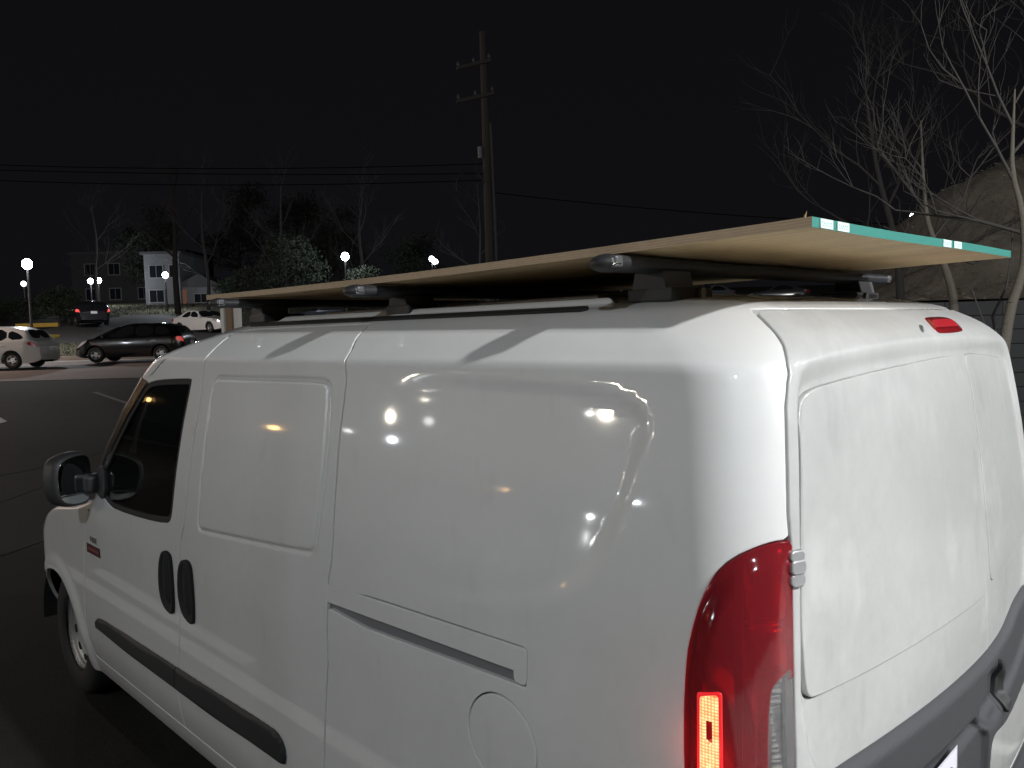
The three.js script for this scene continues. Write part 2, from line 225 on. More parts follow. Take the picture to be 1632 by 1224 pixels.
// earth bank behind a dark retaining wall, off the van's far side
{
  const ridge = lut([4, 6.6, 7.3, 7.8, 8.3, 8.75, 9.4, 10.3, 12, 16, 24], [2.05, 2.1, 2.5, 3.2, 3.92, 4.30, 4.62, 4.92, 5.2, 5.3, 5.2], 3, 26);
  const na = 110, nd = 46, pos = [], uv = [], c = [], idx = [];
  for (let j = 0; j <= nd; j++) for (let i = 0; i <= na; i++) {
    const a = 4 + 20 * i / na, u = j / nd, d = 11.1 + 7.5 * u; const bump = .16 * fbm(a * 1.1, d * 1.1, 2, 4) * ss(0, .12, u);
    const y = 2.03 + (ridge(a) - 2.03) * ss(0, .62, u) - .5 * ss(.62, 1, u) + bump; const [x, z] = at(a, d); pos.push(x, y, z); uv.push(a, d);
    const k = Math.max(.45, 1 + .9 * fbm(a * 1.7, d * 2.1, 6, 4)); c.push(k, k * .99, k * .97);
  }
  for (let j = 0; j < nd; j++) for (let i = 0; i < na; i++) { const k = j * (na + 1) + i; idx.push(k, k + 1, k + na + 2, k, k + na + 2, k + na + 1); }
  const g = new THREE.BufferGeometry(); g.setAttribute('position', new THREE.Float32BufferAttribute(pos, 3)); g.setAttribute('uv', new THREE.Float32BufferAttribute(uv, 2)); g.setAttribute('color', new THREE.Float32BufferAttribute(c, 3)); g.setIndex(idx); g.computeVertexNormals();
  struct('earth_bank', g, mat([.165, .148, .122], .95, { map: tex(512, (u, v) => { const k = .6 + .5 * tfbm(u, v, 9, 31, 4) + .6 * tfbm(u, v, 40, 33, 2); return [k, k * .97, k * .92]; }, { repeat: [.8, .8] }), vertexColors: true, bumpMap: stoneBump, bumpScale: .02 }));
  // fallen leaves lying on the bank
  const lp = [], ln = []; for (let i = 0; i < 5000; i++) { const a = rr(5, 15), u = Math.pow(rnd(), .8) * .66, d = 11.1 + 7.5 * u, y = 2.03 + (ridge(a) - 2.03) * ss(0, .62, u) + .16 * fbm(a * 1.1, d * 1.1, 2, 4) * ss(0, .12, u) + .012, [x, z] = at(a, d), s = rr(.02, .05); for (let k = 0; k < 3; k++) { lp.push(x + rr(-s, s), y + rr(0, s * .7), z + rr(-s, s)); ln.push(.2, .95, .2); } }
  const lg = new THREE.BufferGeometry(); lg.setAttribute('position', new THREE.Float32BufferAttribute(lp, 3)); lg.computeVertexNormals();
  const lv = mesh('fallen_leaves', lg, mat([.16, .125, .085], .9, { side: THREE.DoubleSide })); lv.userData.kind = 'stuff'; tag(lv, 'dry brown leaves scattered over the earth bank', 'leaves');
  const wall = thing('retaining_wall', 'dark block retaining wall holding up the earth bank', 'wall', [0, 0, 0]);
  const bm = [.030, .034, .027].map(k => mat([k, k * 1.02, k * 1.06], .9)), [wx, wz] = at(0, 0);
  const geo = new RoundedBoxGeometry(.795, .195, .30, 1, .012);
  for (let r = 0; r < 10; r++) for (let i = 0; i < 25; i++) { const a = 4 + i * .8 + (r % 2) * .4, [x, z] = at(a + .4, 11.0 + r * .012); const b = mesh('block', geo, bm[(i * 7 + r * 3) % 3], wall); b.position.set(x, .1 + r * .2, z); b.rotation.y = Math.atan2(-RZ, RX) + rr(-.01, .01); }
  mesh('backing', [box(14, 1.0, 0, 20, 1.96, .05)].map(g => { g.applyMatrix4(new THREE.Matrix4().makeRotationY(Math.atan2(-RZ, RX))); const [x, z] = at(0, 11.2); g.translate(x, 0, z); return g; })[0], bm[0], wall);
}

// ------------------------------------------------------------------ lamps that light the place
const poleMat = mat([.05, .05, .052], .5, { metalness: .5 }), headMat = mat([.10, .10, .105], .45, { metalness: .5 });
function streetLamp(a, d, h, kelvin, cd, k, label, group, style = 'globe', xz = null, R = .21) {
  const [x, z] = xz ?? at(a, d), y = xz ? gY(...ad(x, z)) : gY(a, d);
  const o = thing('street_lamp', label, 'street lamp', [x, y, z], 0, group);
  mesh('post', [rod([0, 0, 0], [0, h - R, 0], .07, .045, 12), rod([0, 0, 0], [0, .5, 0], .11, .09, 12)], poleMat, o);
  const l = new THREE.PointLight(rgb(...kelvin), cd, 0, 2); l.castShadow = true; l.shadow.radius = style === 'globe' ? R * 25 : 6; l.name = 'lamp_light'; 
  if (style === 'globe') { const g = new THREE.SphereGeometry(R, 20, 14); g.scale(1, 1.1, 1); g.translate(0, h, 0); mesh('lamp_globe', g, glow(kelvin, k), o); const cap = new THREE.ConeGeometry(R * .45, R * .5, 18); cap.translate(0, h + R * 1.3, 0); mesh('cap', cap, headMat, o); l.position.set(x, y + h, z); }
  else { // flat head
    mesh('lamp_head', [box(.16, h - .02, 0, .62, .09, .26, .03), rod([0, h - .2, 0], [0, h - .02, 0], .045, .045, 10)], headMat, o); mesh('lamp_panel', box(.22, h - .073, 0, .40, .014, .20), glow(kelvin, k), o); l.position.set(x + .22, y + h - .16, z); }
  scene.add(l); return o;
}
const COOL = [.86, .93, 1], WHITE = [.985, .992, 1], WARM = [1, .90, .74], AMBER = [1, .55, .2];
// in view, across the street and up the slope
streetLamp(-21.69, 36, 4.26, COOL, 60, 60, 'bright post lamp on the grass strip behind the white crossover', 'post lamps in view');
streetLamp(-35.67, 68, 2.3, COOL, 14, 40, 'one of a close pair of lamps beyond the dark estate car', 'paired lamps up the slope');
streetLamp(-34.97, 68, 2.34, COOL, 16, 60, 'one of a close pair of lamps beyond the dark estate car', 'paired lamps up the slope');
streetLamp(-25.83, 60, 2.74, COOL, 26, 60, 'bright lamp on a short post in front of the pale flats', 'post lamps in view');
streetLamp(-9.20, 45, 4.33, COOL, 16, 70, 'bright lone lamp among dark trees above the plywood edge', 'post lamps in view');
streetLamp(-5.77, 60, 3.97, COOL, 14, 14, 'small twin lamp showing over the plywood edge', 'twin lamps');
streetLamp(-5.52, 60, 3.78, COOL, 18, 20, 'small twin lamp showing over the plywood edge', 'twin lamps');
streetLamp(-42.6, 70, 2.2, COOL, 4, 8, 'faint small lamp above the dark hedge', 'post lamps in view');
streetLamp(22.85, 45, 5.72, COOL, 16, 16, 'small white lamp seen through the bare tree over the plywood', 'post lamps in view');
// behind and beside the photographer: the lamp that lights the tail and throws the roof bars' shadows, and the lamps the van's side mirrors
const OUT = 'lot lamps outside the view';
streetLamp(0, 0, 5.0, WHITE, 285, 20, 'tall flat-headed lot lamp standing behind the van', OUT, 'flat', [9.1, -.80]);
streetLamp(0, 0, 6.0, WHITE, 78, 16, 'tall flat-headed lot lamp near the foot of the earth bank', OUT, 'flat', [9.5, -9.0]);
streetLamp(0, 0, 7.4, COOL, 82, 14, 'cool globe lamp beside the parking stalls behind the photographer', OUT, 'globe', [8.8, 7.2]);
streetLamp(0, 0, 6.6, [1, .78, .68], 300, 10, 'tall rosy lamp over the street beyond the white crossover', OUT, 'globe', at(-27, 28.2));
streetLamp(0, 0, 3.68, WARM, 26, 14, 'warm globe lamp beside the next parking stalls', OUT, 'globe', [-3.05, 9.1], .09);
streetLamp(0, 0, 4.17, WARM, 22, 24, 'warm globe lamp at the far end of the lot', OUT, 'globe', [-13.6, 13.3], .10);
streetLamp(0, 0, 3.95, COOL, 36, 24, 'cool globe lamp on the far lot edge', OUT, 'globe', [-17.3, 16.6], .11);
streetLamp(0, 0, 3.25, AMBER, 8, 12, 'small amber lamp at the lot entrance', OUT, 'globe', [-21.5, 13.3], .11);
streetLamp(0, 0, 3.5, COOL, 80, 24, 'cool globe lamp across the open lot', OUT, 'globe', [-18.8, 32.5], .15);
streetLamp(0, 0, 1.43, WHITE, 12, 8, 'low bollard lamp at the back of the open lot', OUT, 'globe', [-23.6, 35.3], .13);
for (const [x, y, z, c, r, label] of [[-15.6, 5.4, 16.5, WARM, .06, 'high small warm lamp among the lamps at the far lot edge'], [-26, 6.6, 26, WHITE, .10, 'small white lamp on a tall post far across the lot'], [-22.6, 2.2, 27, AMBER, .08, 'low amber lamp far across the lot'], [-30, 4.9, 22, WHITE, .10, 'small white lamp on the farther road'], [-26, 3.2, 10.3, AMBER, .08, 'small amber lamp far down the lot road'], [-9.5, 5.3, 16.4, WHITE, .05, 'slim lamp with a tiny white globe in the open lot']])
  streetLamp(0, 0, y, c, 3, 14, label, OUT, 'globe', [x, z], r);
// ------------------------------------------------------------------ the cargo van
const ZC = -0.895, XR = 4.70, S1 = 4.55, CL = 0.24, S2 = S1 + CL, RL = 0.765, S3 = S2 + RL;
const PT = [.20, .30, .45, .60, .95, 1.10, 1.25, 1.45, 1.60, 1.69, 1.72, 1.745, 1.79, 1.84, 1.90, 2.00, 2.15, 2.35, 2.55];
const yT = lut(PT, [.20, .30, .45, .60, .95, 1.10, 1.25, 1.45, 1.60, 1.69, 1.720, 1.741, 1.775, 1.806, 1.834, 1.854, 1.868, 1.878, 1.881], .15, 2.6);
const iT = lut(PT, [.07, .035, .006, 0, 0, .006, .018, .045, .072, .089, .096, .116, .156, .203, .261, .360, .510, .700, .893], .15, 2.6);
const rT = lut(PT, [.06, .04, .02, 0, 0, .004, .012, .028, .045, .060, .068, .080, .110, .155, .210, .305, .45, .65, .85], .15, 2.6);
const fT = lut([.20, .35, .5, .65, .80, .90, .97, 1.04, 1.10, 1.20, 1.27, 1.34, 1.42, 1.5, 1.56, 1.625, 1.70, 1.745, 1.84, 2.0, 2.55], [.27, .24, .21, .21, .23, .32, .52, .95, 1.13, 1.19, 1.24, 1.29, 1.37, 1.44, 1.51, 1.58, 1.67, 1.75, 1.97, 2.17, 2.57], .15, 2.6);
const aF = lut([.2, .8, 1.08, 1.2, 1.65, 1.84, 2.55], [.55, .5, .42, .39, .39, .5, .6], .15, 2.6);
const aR = lut([.2, 1.2, 1.7, 1.84, 2.55], [.16, .15, .16, .24, .40], .15, 2.6);
function vanP(s, t) {                                  // driver's side, round the rear corner, across the tail, mirrored past the middle
  let m = 1; if (s > S3) { s = 2 * S3 - s; m = -1; }
  const y = yT(t), W = .895 - iT(t), xr = XR - rT(t), a = aR(t), xs = xr - a, b = Math.min(.13, W * .5); let x, z;
  if (s <= S1) { x = s < 3.9 ? s : 3.9 + (s - 3.9) / (S1 - 3.9) * (xs - 3.9); z = W; }
  else if (s <= S2) { const th = (s - S1) / CL * Math.PI / 2; x = xs + a * Math.sin(th); z = W - b + b * Math.cos(th); }
  else { const u = (s - S2) / RL, k = 1 - u; z = (W - b) * k; x = xr + .025 * (1 - k * k) * Math.max(0, 1 - Math.max(0, t - 1.6) * 1.5); }
  return [x, y, m * z + ZC];
}
function noseP(q, t) { const th = q * Math.PI / 2; return [fT(t) + aF(t) * (1 - Math.sin(th)), yT(t), (.895 - iT(t)) * Math.cos(th) + ZC]; }
const X0 = t => fT(t) + aF(t);

const seamA = [[2.509, 1.835], [2.518, 1.572], [2.497, 1.407], [2.478, 1.232], [2.463, 1.134], [2.432, 1.073], [2.418, 0.998], [2.412, 0.937], [2.394, 0.76], [2.385, 0.7], [2.345, 0.56], [2.332, 0.46], [2.33, 0.335]];
const seamB = [[3.321, 1.872], [3.35, 1.805], [3.383, 1.758], [3.416, 1.672], [3.414, 1.542], [3.419, 1.402], [3.421, 1.246], [3.417, 1.183], [3.405, 1.133], [3.398, 1], [3.396, 0.9], [3.372, 0.75], [3.35, 0.585], [3.335, 0.335]];
const frontDoor = sdPoly([[1.33, 0.335], [1.295, 0.42], [1.292, 0.51], [1.3, 0.61], [1.358, 0.886], [1.38, 0.95], [1.418, 1.019], [1.462, 1.085], [1.506, 1.15], [1.607, 1.261], [1.822, 1.472], [1.992, 1.627], [2.154, 1.716], [2.307, 1.795], [2.423, 1.825], ...seamA]);
const slideDoor = sdPoly([...[...seamA].reverse(), [2.514, 1.85], [2.62, 1.866], ...seamB]);
const rearOpening = sdPoly([[4.734, 0.52], [4.734, 1.06], [4.732, 1.19], [4.732, 1.344], [4.731, 1.426], [4.727, 1.475], [4.728, 1.577], [4.732, 1.65], [4.742, 1.691], [4.75, 1.707], [4.747, 1.764], [4.736, 1.808], [4.727, 1.869], [2 * S3 - 4.72, 1.865], [2 * S3 - 4.724, 1.803], [2 * S3 - 4.734, 1.707], [2 * S3 - 4.72, 1.6], [2 * S3 - 4.727, 1.425], [2 * S3 - 4.734, 1.06], [2 * S3 - 4.734, .52]]);
const SPLIT = 5.79;
const tailO = sdPoly(chaikin([[4.731, 1.429], [4.726, 1.431], [4.698, 1.43], [4.663, 1.421], [4.636, 1.409], [4.606, 1.388], [4.585, 1.356], [4.567, 1.321], [4.551, 1.272], [4.542, 1.235], [4.537, 1.183], [4.534, 1.133], [4.534, 1.04], [4.54, 0.93], [4.56, 0.84], [4.6, 0.78], [4.66, 0.755], [4.722, 0.75], [4.727, 0.752], [4.727, 0.8], [4.729, 1.301]], 1));
const winO = sdPoly(chaikin([[2.01, 1.624], [2.12, 1.64], [2.342, 1.65], [2.426, 1.652], [2.429, 1.638], [2.403, 1.48], [2.364, 1.184], [2.348, 1.132], [2.305, 1.112], [2.074, 1.096], [1.776, 1.088], [1.695, 1.098], [1.601, 1.135], [1.577, 1.18], [1.595, 1.221], [1.641, 1.267], [1.712, 1.346], [1.787, 1.421], [1.861, 1.494], [1.938, 1.562]], 1));
const slidePanel = sdPoly(chaikin([[2.624, 1.652], [2.669, 1.656], [3.28, 1.662], [3.331, 1.657], [3.342, 1.622], [3.361, 1.439], [3.338, 1.236], [3.33, 1.201], [3.292, 1.19], [2.621, 1.143], [2.589, 1.145], [2.586, 1.19], [2.602, 1.402], [2.608, 1.602]], 2));
const dPanel = sdPoly(chaikin([[3.528, 1.674], [3.761, 1.684], [4.201, 1.678], [4.318, 1.671], [4.391, 1.661], [4.429, 1.648], [4.449, 1.624], [4.449, 1.602], [4.426, 1.552], [4.398, 1.48], [4.366, 1.404], [4.327, 1.341], [4.282, 1.299], [4.229, 1.27], [4.082, 1.226], [3.871, 1.196], [3.521, 1.19], [3.482, 1.221], [3.504, 1.642]], 1));
const railO = sdPoly(chaikin([[3.402, 1.118], [4.148, 1.140], [4.151, 1.136], [4.148, 1.070], [4.144, 1.066], [4.118, 1.068], [3.402, 1.044]], 1));
const coverO = sdPoly([[3.402, 1.118], [4.146, 1.140], [4.151, 1.135], [4.148, 1.071], [4.144, 1.067], [4.119, 1.069], [4.117, 1.0905], [3.402, 1.0725]]);
const fuelO = sdPoly(Array.from({ length: 40 }, (_, i) => { const a = i / 40 * 2 * Math.PI; return [4.077 + .098 * Math.cos(a) - .014 * Math.sin(a), .925 + .094 * Math.sin(a) + .012 * Math.cos(a)]; }));
const wheels = [[.881, .32], [3.985, .32]];
const arch = (s, t) => { const p = vanP(s, t); let d = 1e9; for (const [x, y] of wheels) d = Math.min(d, Math.hypot(p[0] - x, p[1] - y) - .345); return d; };
const bandO = sdPoly(chaikin([[4.748, 0.8], [4.762, 1.661], [4.776, 1.692], [4.8, 1.711], [4.849, 1.727], [5.029, 1.741], [5.252, 1.749], [5.557, 1.755], [2 * S3 - 5.24, 1.749], [2 * S3 - 5.009, 1.741], [2 * S3 - 4.823, 1.728], [2 * S3 - 4.757, 1.69], [2 * S3 - 4.748, 1.64], [2 * S3 - 4.748, .80]], 3));
const rearPanelL = sdPoly(chaikin([[4.761, 1.585], [4.772, 1.646], [4.795, 1.668], [4.84, 1.681], [4.954, 1.688], [5.143, 1.697], [5.443, 1.705], [5.70, 1.709], [5.755, 1.70], [5.762, 1.64], [5.762, 1.15], [5.755, 1.097], [5.70, 1.094], [5.596, 1.098], [5.264, 1.116], [5.02, 1.133], [4.82, 1.15], [4.786, 1.158], [4.769, 1.185], [4.764, 1.28], [4.762, 1.451]], 3));
const rearPanelR = sdPoly(chaikin([[5.825, 1.15], [5.825, 1.66], [5.835, 1.705], [5.9, 1.708], [6.15, 1.69], [6.29, 1.675], [6.335, 1.64], [6.345, 1.55], [6.335, 1.2], [6.30, 1.15], [6.15, 1.12], [5.9, 1.10], [5.835, 1.105]], 2));
const sideDisp = (s, t) => {
  let d = 0;
  if (t > 1.1 && t < 1.75) { if (s > 3.42 && s < 4.52) d -= .0078 * ss(-.022, .026, dPanel(s, t)) * ss(3.5, 4.05, s) * (.3 + .7 * ss(1.22, 1.42, t)); else if (s > 2.5 && s < 3.42) { const q = slidePanel(s, t); d += .0035 * ss(-.004, .007, q) - .0045 * ss(.011, .001, Math.abs(q + .004)); } }
  if (t < .8) { const a = arch(s, t); if (a < .09) d += .012 * ss(.09, .02, a); }
  if (t > 1.93) d += .012 * ss(1.95, 1.975, t) * ss(4.56, 4.52, s) * (.5 + .5 * ss(-.2, .3, Math.cos((t - 1.96) * 42)));   // pressed ribs along the roof
  return d;
};
const rearDisp = (s, t) => {
  let d = -.016 * ss(-.006, .016 + .026 * ss(1.62, 1.70, t), bandO(s, t));
  return d;
};
// paint: white, slightly grey; its map holds only road film, wipe marks and specks
const grime = (strength, z, sm = 1.2) => tex(512, (u, v) => { const a = tfbm(u, v, 3, z, 5), b = tfbm(u, v, 24, z + 5, 3), c = tfbm(u, v, 90, z + 9, 2); const smear = Math.max(0, tfbm(u, v * .6, 7, z + 3, 4) - .06); const k = 1 - strength * (.5 + 1.1 * a + .5 * b + .4 * Math.max(0, c)) + strength * sm * smear - .22 * ss(.36, .46, tfbm(u, v, 46, z + 13, 2)) - .10 * ss(.10, .34, tfbm(u, v * .35, 16, z + 17, 3)) * Math.max(0, .5 + 2 * a); return [k, k * .998, k * .988]; });
const panelWave = tex(256, (u, v) => .5 + .5 * tfbm(u, v, 9, 15, 3), { srgb: false });
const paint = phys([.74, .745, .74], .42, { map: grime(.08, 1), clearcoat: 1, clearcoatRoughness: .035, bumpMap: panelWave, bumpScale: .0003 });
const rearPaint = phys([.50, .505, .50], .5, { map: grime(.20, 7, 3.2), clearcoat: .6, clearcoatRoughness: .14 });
const plastic = mat([.018, .018, .019], .55, { bumpMap: tex(128, (u, v) => .5 + .5 * tfbm(u, v, 40, 3, 2), { srgb: false, repeat: [14, 14] }), bumpScale: .0006 });
const greyPlastic = mat([.046, .047, .052], .6, { bumpMap: plastic.bumpMap, bumpScale: .0006 });
const rubber = mat([.012, .012, .012], .75), blackGloss = phys([.012, .012, .013], .25);
const chrome = mat([.72, .72, .72], .12, { metalness: 1 }), steel = mat([.42, .42, .42], .35, { metalness: .85 }), dullSteel = mat([.30, .30, .30], .5, { metalness: .7 });
const vanGlass = phys([.34, .38, .38], .02, { transmission: 1, thickness: 0, ior: 1.5 });
const redLens = phys([.60, .045, .062], .07, { transmission: .74, thickness: 0, ior: 1.5 }), clearLens = phys([.82, .84, .84], .06, { transmission: .9, thickness: 0, ior: 1.5 });
const cabin = mat([.02, .02, .022], .8);
const G = .0062;
const van = thing('cargo_van', 'white high-roofed cargo van carrying a plywood sheet on its roof bars', 'van');
{
  const side = { s0: .45, s1: S3, t0: .24, t1: 2.545, ds: .014, disp: (s, t) => s < S1 ? sideDisp(s, t) : 0 };
  const bodySd = (s, t) => {
    let d = Math.min(s - X0(t) + .002, t - .243);
    if (s < 2.6) d = Math.min(d, -frontDoor(s, t) - G); if (s > 2.2 && s < 3.5) d = Math.min(d, -slideDoor(s, t) - G);
    if (s > 4.5) d = Math.min(d, -rearOpening(s, t) - G, -tailO(s, t) - .007);
    if (s > 3.39 && s < 4.2 && t > 1 && t < 1.2) d = Math.min(d, -railO(s, t) - .0085);
    if (s > 3.9 && s < 4.25 && t < 1.1) d = Math.min(d, -fuelO(s, t) - .0088);
    if (t < .75) d = Math.min(d, arch(s, t));
    return d;
  };
  const left = skin(vanP, { ...side, sd: bodySd });
  const rightSd = (s, t) => { let d = Math.min(s - X0(t) + .002, t - .243, -frontDoor(s, t) - G, -slideDoor(s, t) - G); if (s > 4.5) d = Math.min(d, -rearOpening(s, t) - G, -tailO(s, t) - .007); if (t < .75) d = Math.min(d, arch(s, t)); return d; };
  const right = mirrored(skin(vanP, { ...side, ds: .03, sd: rightSd }), ZC);
  // nose: bonnet, wings, pillars and the front of the roof, with openings for screen, lamps and grille
  const screen = sdPoly(chaikin([[.20, 1.16], [.28, 1.11], [1.2, 1.085], [1.2, 1.70], [.45, 1.69], [.33, 1.64], [.22, 1.30]], 2));
  const lampO = sdPoly(chaikin([[.12, .74], [.30, .70], [.62, .66], [.60, .78], [.40, .86], [.18, .89], [.10, .84]], 2));
  const grilleO = sdPoly(chaikin([[.66, .62], [1.2, .60], [1.2, .74], [.66, .74]], 1));
  const noseSd = (q, t) => { const p = noseP(q, t); return Math.min(-screen(q, t) - .004, -lampO(q, t) - .003, -grilleO(q, t) - .003, t - .243, Math.hypot(p[0] - .881, p[1] - .32) - .345 + (p[2] < ZC + .55 ? 9 : 0)); };
  const nose = skin(noseP, { s0: -.06, s1: 1, t0: .24, t1: 2.545, ds: .03, dt: .0125, sd: noseSd, flip: true });
  mesh('body', [left, right, nose, mirrored(nose, ZC)], paint, van);
  const ws = skin(noseP, { s0: .1, s1: 1, t0: 1.05, t1: 1.75, ds: .02, dt: .02, sd: screen, disp: () => -.004, rim: 0, flip: true });
  mesh('windscreen', [ws, mirrored(ws, ZC)], vanGlass, van);
  for (const m of [0, 1]) {
    const f = g => m ? mirrored(g, ZC) : g;
    const l = mesh('headlight', f(skin(noseP, { s0: .05, s1: .7, t0: .6, t1: .95, ds: .02, sd: lampO, disp: () => .004, flip: true })), clearLens, van);
    mesh('reflector', f(skin(noseP, { s0: .05, s1: .7, t0: .6, t1: .95, ds: .03, sd: (s, t) => lampO(s, t) - .004, disp: () => -.035, flip: true })), chrome, l);
  }
  const gr = skin(noseP, { s0: .6, s1: 1, t0: .55, t1: .8, ds: .02, sd: grilleO, disp: () => -.006, flip: true }); mesh('grille', [gr, mirrored(gr, ZC)], plastic, van);
  const fb = skin(noseP, { s0: 0, s1: 1, t0: .22, t1: .42, ds: .04, dt: .02, sd: (q, t) => { const p = noseP(q, t); return Math.min(t - .225, .415 - t, Math.hypot(p[0] - .881, p[1] - .32) - .35); }, disp: () => .012, flip: true }); mesh('front_bumper', [fb, mirrored(fb, ZC)], greyPlastic, van);
  mesh('floor_pan', [box(2.5, .33, ZC, 4.1, .06, 1.14), box(2.43, .301, ZC, 2.30, .10, 1.62)], mat([.02, .02, .02], .9), van);
}
// doors on both sides
function frontDoorPart(m) {
  const f = g => m ? mirrored(g, ZC) : g;
  const d = mesh('front_door', f(skin(vanP, { s0: 1.25, s1: 2.55, t0: .32, t1: 1.87, sd: (s, t) => Math.min(frontDoor(s, t) - G, -winO(s, t) - .001, s - X0(t) + .001), disp: sideDisp })), paint, van);
  mesh('window_seal', f(skin(vanP, { s0: 1.54, s1: 2.46, t0: 1.06, t1: 1.67, sd: (s, t) => Math.min(winO(s, t), .020 - winO(s, t)), disp: () => -.003 })), rubber, d);
  mesh('window_glass', f(skin(vanP, { s0: 1.54, s1: 2.46, t0: 1.06, t1: 1.67, ds: .02, sd: (s, t) => winO(s, t) - .018, disp: () => -.007, rim: 0 })), vanGlass, d);
  const hO = sdPoly(chaikin([[2.285, 1.010], [2.325, 1.014], [2.352, 1.004], [2.360, .97], [2.363, .88], [2.358, .80], [2.345, .788], [2.315, .790], [2.275, .803], [2.248, .84], [2.243, .90], [2.257, .965]], 2));
  handle(hO, [2.22, 2.38], d, f);
  const strip = sdPoly(chaikin([[1.452, .537], [1.475, .556], [1.52, .566], [1.62, .572], [2.42, .588], [2.42, .583], [2.40, .496], [2.40, .492], [1.60, .502], [1.485, .504], [1.455, .513]], 1));
  mesh('rubbing_strip', f(skin(vanP, { s0: 1.43, s1: 2.38, t0: .48, t1: .61, sd: (s, t) => Math.min(strip(s, t), frontDoor(s, t) - .004), disp: (s, t) => .009 * ss(-.001, .006, strip(s, t)) + .004, rim: .02, roll: .002 })), greyPlastic.clone(), d).material.color.setRGB(.02, .021, .023);
  return d;
}
const handleMat = mat([.010, .010, .011], .8);
function handle(o, [a, b], parent, f) {
  const h = mesh('door_handle', f(skin(vanP, { s0: a, s1: b, t0: .77, t1: 1.04, ds: .006, sd: o, disp: (s, t) => .012 - .009 * ss(.006, .026, o(s, t)), rim: .02 })), handleMat, parent);
  const mid = (a + b) / 2, bar = sdPoly(chaikin([[mid - .022, 1.0], [mid + .026, 1.0], [mid + .03, .82], [mid - .012, .82]], 2));
  mesh('pull_lever', f(skin(vanP, { s0: a, s1: b, t0: .79, t1: 1.03, ds: .006, sd: bar, disp: (s, t) => .006 + .008 * ss(0, .02, bar(s, t)), rim: .01 })), handleMat, h);
}
function slideDoorPart(m) {
  const f = g => m ? mirrored(g, ZC) : g;
  const d = mesh('sliding_door', f(skin(vanP, { s0: 2.28, s1: 3.46, t0: .32, t1: 1.89, ds: .0075, sd: (s, t) => slideDoor(s, t) - G, disp: sideDisp })), paint, van);
  const hO = sdPoly(chaikin([[2.460, 1.008], [2.497, 1.014], [2.527, 1.004], [2.536, .96], [2.539, .88], [2.534, .805], [2.520, .793], [2.488, .797], [2.45, .812], [2.424, .85], [2.420, .91], [2.433, .975]], 2));
  handle(hO, [2.40, 2.56], d, f);
  const strip = sdPoly(chaikin([[2.27, .585], [2.6, .592], [3.07, .606], [3.115, .594], [3.14, .568], [3.140, .525], [3.125, .508], [3.08, .505], [2.6, .497], [2.26, .492]], 1));
  mesh('rubbing_strip', f(skin(vanP, { s0: 2.31, s1: 3.16, t0: .48, t1: .63, sd: (s, t) => Math.min(strip(s, t), slideDoor(s, t) - .004), disp: (s, t) => .009 * ss(-.001, .006, strip(s, t)) + .004, rim: .02, roll: .002 })), greyPlastic.clone(), d).material.color.setRGB(.02, .021, .023);
  return d;
}
const driverDoor = frontDoorPart(0); frontDoorPart(1); slideDoorPart(0); slideDoorPart(1);
// rail cover of the sliding door, with the dark slot the roller runs in; fuel flap
{
  const cover = mesh('rail_cover', skin(vanP, { s0: 3.38, s1: 4.17, t0: 1.02, t1: 1.16, ds: .006, sd: (s, t) => coverO(s, t), rim: .03 }), paint, van);
  mesh('rail_slot', skin(vanP, { s0: 3.385, s1: 4.16, t0: 1.03, t1: 1.13, ds: .012, disp: () => -.012, rim: 0 }), mat([.17, .17, .18], .4), cover);
  mesh('fuel_flap', skin(vanP, { s0: 3.94, s1: 4.22, t0: .80, t1: 1.05, ds: .008, sd: fuelO }), paint, van);
}
